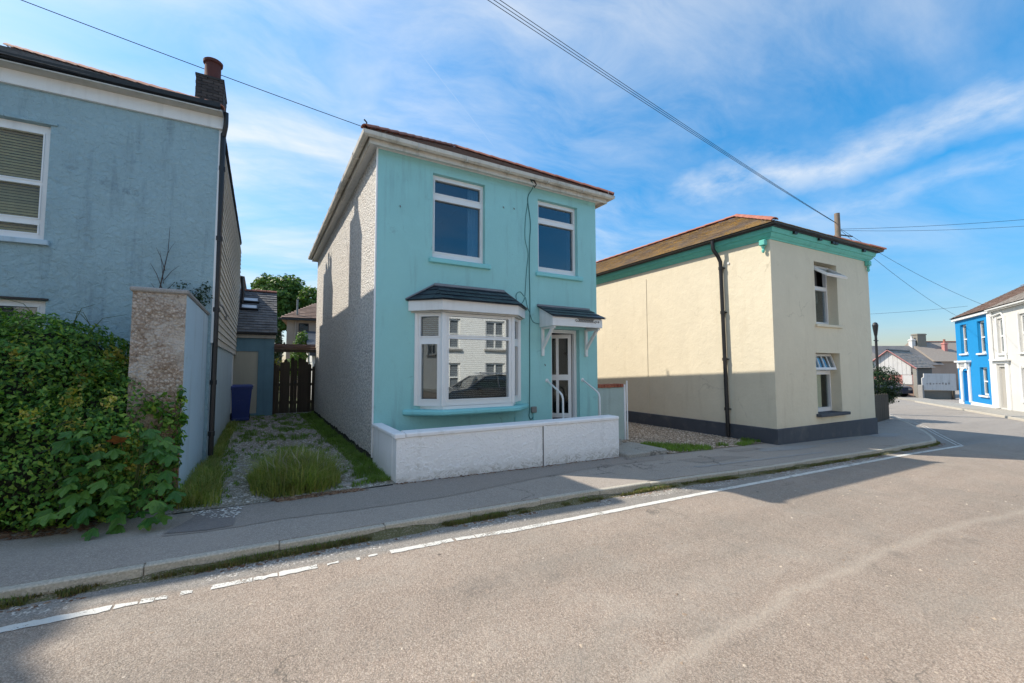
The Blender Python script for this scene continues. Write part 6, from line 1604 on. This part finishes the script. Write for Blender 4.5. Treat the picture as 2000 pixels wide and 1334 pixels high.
rl = palmate(9, .17).build('leaf', M['leaf_rust'], SAP); rl.location = (-.02, -.30, .80); rl.rotation_euler = (R(50), R(10), R(170)); rl['label'] = 'rusty brown leaf'
# sprigs at the pillar edge, growth over its top, bare twigs on the house wall
IV = thing('ivy_sprigs', 'few green ivy sprigs hanging down the corner of the worn wall end', 'ivy', (-2.36, -1.18, 0))
leaf_cloud('leaves', [(.0, -.03, 1.22, .05, .05, .14), (.02, -.03, 1.0, .05, .05, .12), (0, -.04, .78, .05, .05, .12), (-.12, -.05, .98, .12, .05, .16), (-.08, -.06, .55, .12, .06, .25), (-.22, -.05, 1.15, .14, .05, .16), (-.05, -.06, .2, .10, .06, .2)], 620, .06, M['leaf_hedge'], IV, seed=111, shell=.9, droop=.7)
MB().tube([(-.2, -.03, .05), (-.12, -.04, .6), (-.02, -.03, 1.0), (.0, -.03, 1.3)], [.006, .005, .004, .002], 5).build('stem', M['twig'], IV)
CG = thing('wall_creeper', 'thin dark creeper growing over the top of the worn wall by the black downpipe', 'creeper', (-2.55, 1.02, 2.45))
leaf_cloud('leaves', [(.08, 0, .20, .16, .12, .16), (-.15, -.02, .25, .14, .1, .2), (.14, .05, .38, .07, .08, .12)], 330, .045, M['leaf_dark'], CG, seed=112, shell=.95)
MB().tube([(-.1, .05, -.3), (-.05, 0, .1), (.1, 0, .4)], [.008, .006, .002], 5).build('stem', M['twig'], CG)
TW_ = thing('bare_climber', 'bare dead climber stem clinging to the slate blue wall above the pillar', 'creeper', (-3.0, 1.10, 2.3))
tb = MB(); tb.tube([(-.02, 0, -.4), (.0, 0, .3), (.06, -.01, .75), (.10, 0, 1.05), (.11, 0, 1.45)], [.012, .011, .008, .005, .002], 5)
for (z, dx, dz, r0) in [(.45, -.16, .40, .006), (.6, .18, .25, .005), (.75, -.12, .35, .005), (.3, -.14, .25, .006), (.3, .16, .3, .006), (1.0, .1, .22, .003), (.55, -.06, .5, .004), (.05, .22, .35, .005)]:
    tb.tube([(.03 + z * .06, 0, z), (.03 + z * .06 + dx * .5, -.01, z + dz * .6), (.03 + z * .06 + dx, 0, z + dz)], [r0, r0 * .7, r0 * .3], 4)
tb.build('stem', M['twig'], TW_)

# ================================================================== GRASS, GRAVEL, LITTER
def stuff(o, lab, cat): return tag(o, lab, cat, kind='stuff')
z_d = lambda q: np.array([G(x) for x in q[:, 0]]) + .004
clump = [(-1.72, -.25), (-1.66, -1.15), (-1.45, -1.42), (-.85, -1.36), (-.62, -1.05), (-.66, -.3), (-.85, .55), (-1.15, .85), (-1.5, .45)]
cd = lambda x, y: np.clip(1.25 - ((x + 1.15) / .62) ** 2 * .8 - ((y + .55) / 1.15) ** 2 * .7, .05, 1)
gc = scatter(clump, 6500, 201, z_d, cd)
gh = .07 + .25 * np.clip(1.1 - ((gc[:, 0] + 1.12) / .62) ** 2 * .9 - ((gc[:, 1] + .45) / 1.2) ** 2 * .6 + .9 * np.array([mn.noise(Vector((x * 4, y * 4, 2))) for x, y, _ in gc]), .05, 1)
stuff(grass_blades('tall_grass', gc, gh, .0085, M['grass'], seed=202, lean=1.7), 'tall wild grass clump in the middle of the driveway mouth', 'grass')
stuff(grass_blades('grass_seed_heads', scatter([(-1.55, -.6), (-1.4, -1.0), (-.8, -1.0), (-.7, -.5), (-1.0, .1)], 90, 203, z_d), .38, .014, M['seed'], seed=204, lean=.8), 'pale seed heads standing in the driveway grass', 'grass')
lv = scatter([(-2.37, -1.35), (-1.95, -1.45), (-2.0, -.6), (-2.12, .8), (-2.15, 3), (-2.1, 6.5), (-2.4, 6.5), (-2.37, 1)], 7000, 205, z_d, lambda x, y: np.clip(1.1 - (x + 2.38) * 2.0, .1, 1))
stuff(grass_blades('verge_grass', lv, .10 + .10 * (lv[:, 1] < .5) + .10 * np.array([mn.noise(Vector((x * 4, y * 3, 5))) for x, y, _ in lv]), .008, M['grass'], seed=206, lean=1.8), 'straw tinged grass along the foot of the blue painted wall', 'grass')
rv = scatter([(-.02, -1.2), (-.55, -1.32), (-.42, -.8), (-.30, .0), (-.36, 2), (-.42, 5), (-.5, 8.9), (-.03, 8.9)], 12000, 207, z_d, lambda x, y: np.clip(1.1 + (x + .02) * 1.9, .08, 1))
stuff(grass_blades('wall_foot_grass', rv, .07 + .08 * np.array([max(-.6, mn.noise(Vector((x * 5, y * 3, 9)))) for x, y, _ in rv]), .008, M['grass_green'], seed=208, lean=1.7), 'green grass strip at the foot of the pebbledash wall', 'grass')
sv = scatter([(-2.3, -1.4), (-.05, -1.3), (-.05, 9), (-2.3, 9)], 60000, 209, z_d)
nz_ = np.array([mn.noise(Vector((x * 2.6, y * 1.3, 4.0))) + .9 * mn.noise(Vector((x * 9, y * 5, 1))) for x, y, _ in sv]); sv = sv[nz_ > .14][:20000]
stuff(grass_blades('driveway_weeds', sv, .05, .007, M['grass_green'], seed=210, lean=.9), 'low weeds growing through the driveway chippings', 'weeds')
yv = scatter([(5.2, -.75), (5.45, -1.6), (6.3, -1.72), (6.5, -1.5), (5.6, -.6)], 2600, 211, z_d); yv2 = np.concatenate([scatter([(7.2, -1.6), (7.7, -1.5), (7.8, -1.7), (7.3, -1.75)], 300, 212, z_d), scatter([(7.9, -1.3), (8.15, -1.2), (8.15, -1.65), (7.8, -1.6)], 350, 213, z_d), scatter([(6.7, -1.5), (7.0, -1.4), (7.0, -1.6)], 150, 214, z_d)])
stuff(grass_blades('yard_edge_grass', np.concatenate([yv, yv2]), .075, .008, M['grass_green'], seed=215, lean=.8), 'bright grass along the front edge of the gravel yard', 'grass')
def along_kerb(n, seed, off0, off1, dens, xr=(-5, 20)):
    r = np.random.default_rng(seed); K = np.array(KERB); x = r.uniform(xr[0], xr[1], n * 4); y = np.interp(x, K[:, 0], K[:, 1]) - r.uniform(off0, off1, n * 4)
    d = np.array([mn.noise(Vector((a * 1.1, 3.3, 0))) + .6 * mn.noise(Vector((a * 4.0, b * 9, 7))) for a, b in zip(x, y)])
    ok = d > dens; x, y = x[ok][:n], y[ok][:n]
    return np.column_stack([x, y, [G(a) + ROADZ for a in x]])
near = along_kerb(14000, 221, -.02, .09, -.08, (-4, 5)); far_ = along_kerb(6000, 222, -.01, .07, -.05, (5, 13))
mo = np.concatenate([near, far_]); stuff(grass_blades('kerb_weeds', mo, .042, .007, M['moss'], seed=223, lean=1.1), 'moss and low weeds along the foot of the kerb', 'weeds')
kg = along_kerb(900, 224, .0, .05, .12, (-4, 5)); stuff(grass_blades('kerb_grass', kg, .06, .005, M['grass_green'], seed=225, lean=.9), 'short grass tufts sprouting at the kerb', 'grass')
stuff(stones('gutter_grit', along_kerb(3200, 226, .06, .28, .0, (-4, 9)), .008, M['gravel1'], seed=227), 'loose grit lying in the gutter', 'grit')
stuff(stones('kerb_leaf_litter', along_kerb(1500, 228, .03, .16, -.1, (-4, 13)), .014, M['leaflitter'], seed=229, flat=.25), 'dry brown leaf litter in the gutter', 'leaf litter')
ds = scatter([(-2.3, -1.45), (-.1, -1.35), (-.05, 9), (-2.4, 9)], 9000, 231, z_d, lambda x, y: np.clip(1.15 - y * .09, .2, 1)); stuff(stones('driveway_gravel', ds, .017, M['gravel1'], seed=232), 'grey stone chippings of the driveway', 'gravel')
ys_ = scatter([(5.2, -1.6), (8.15, -1.7), (8.4, 6), (5.1, 6)], 15000, 233, z_d, lambda x, y: np.clip(1.1 - y * .12, .2, 1)); stuff(stones('yard_gravel', ys_, .019, M['gravel2'], seed=234), 'buff gravel of the yard beside the cream house', 'gravel')
db = scatter([(-2.25, -1.56), (-1.72, -1.54), (-1.78, -1.95), (-2.05, -1.85)], 110, 235, lambda q: np.array([G(x) for x in q[:, 0]]) + .011); stuff(stones('pale_debris', db, .012, M['debris'], seed=236, flat=.4), 'pale flaked debris scattered on the dark asphalt patch', 'debris')
lt = np.concatenate([scatter([(-1.5, -1.40), (-.5, -1.38), (-.4, -1.52), (-1.4, -1.56)], 520, 237), scatter([(-4.6, -1.35), (-2.9, -1.35), (-2.9, -1.75), (-4.6, -1.6)], 900, 238), scatter([(.0, -1.38), (4.0, -1.40), (4.0, -1.48), (0, -1.46)], 220, 239)]); lt[:, 2] += .008
stuff(stones('fallen_leaves', lt, .015, M['leaflitter'], seed=240, flat=.3), 'dry leaf litter at the back edge of the pavement', 'leaf litter')
cr = np.random.default_rng(9); q = np.column_stack([cr.uniform(-3, 8, 260), cr.uniform(-6.6, -3.4, 260)]); q = np.column_stack([q, [G(x) + ROADZ for x in q[:, 0]]])
stuff(stones('road_grit', q, .010, M['gravel2'], seed=241), 'loose chippings lying on the road', 'grit')
st = MB().bbox(-.09, .09, -.055, .055, -.02, .03, .012)
for k, (x, y, rz, s, lab) in enumerate([(-.40, -1.08, .3, 1.0, 'pale flat stone at the right of the driveway mouth'), (-.62, -1.20, -.1, .9, 'pale flat stone nearest the grass clump at the driveway mouth')]):
    o = MB().bbox(-.10, .10, -.05, .05, -.03, .03, .014).build('flat_stone', M['pale_patch']); o.location = (x, y, G(x) + .012); o.rotation_euler = (.04, -.03, rz); o.scale = (s, s, s); tag(o, lab, 'stone')
# silt banked against the kerb foot, mossy and brown
mb = MB(); prof = []
xs2 = np.arange(-6, 14.2, .06); KX = np.array(KERB)
for x in xs2:
    y = float(np.interp(x, KX[:, 0], KX[:, 1])); n1 = mn.noise(Vector((x * 1.3, 8.1, 0))); n2 = mn.noise(Vector((x * 7, 2.1, 0)))
    w = max(.02, .09 + .06 * n1 + .03 * n2) * (1 if x < 6 else .8); h = max(.006, .032 + .045 * n1 + .015 * n2)
    zr = G(x) + ROADZ
    prof.append([(x, y - .001, zr + h), (x, y - w * .35, zr + h * .7 + .006 * n2), (x, y - w * .75, zr + h * .25), (x, y - w, zr + .001)])
vs = [p for r in prof for p in r]; n = len(prof)
mb.add(vs, [(i * 4 + j, i * 4 + j + 1, (i + 1) * 4 + j + 1, (i + 1) * 4 + j) for i in range(n - 1) for j in range(3)])
o = mb.build('gutter_silt', m_soil('gutter_silt', [(0, (.17, .135, .09)), (.5, (.30, .24, .17)), (1, (.48, .41, .32))], 70, (.13, .135, .055)), smooth=True)
stuff(o, 'brown mossy silt banked against the foot of the kerb', 'silt')
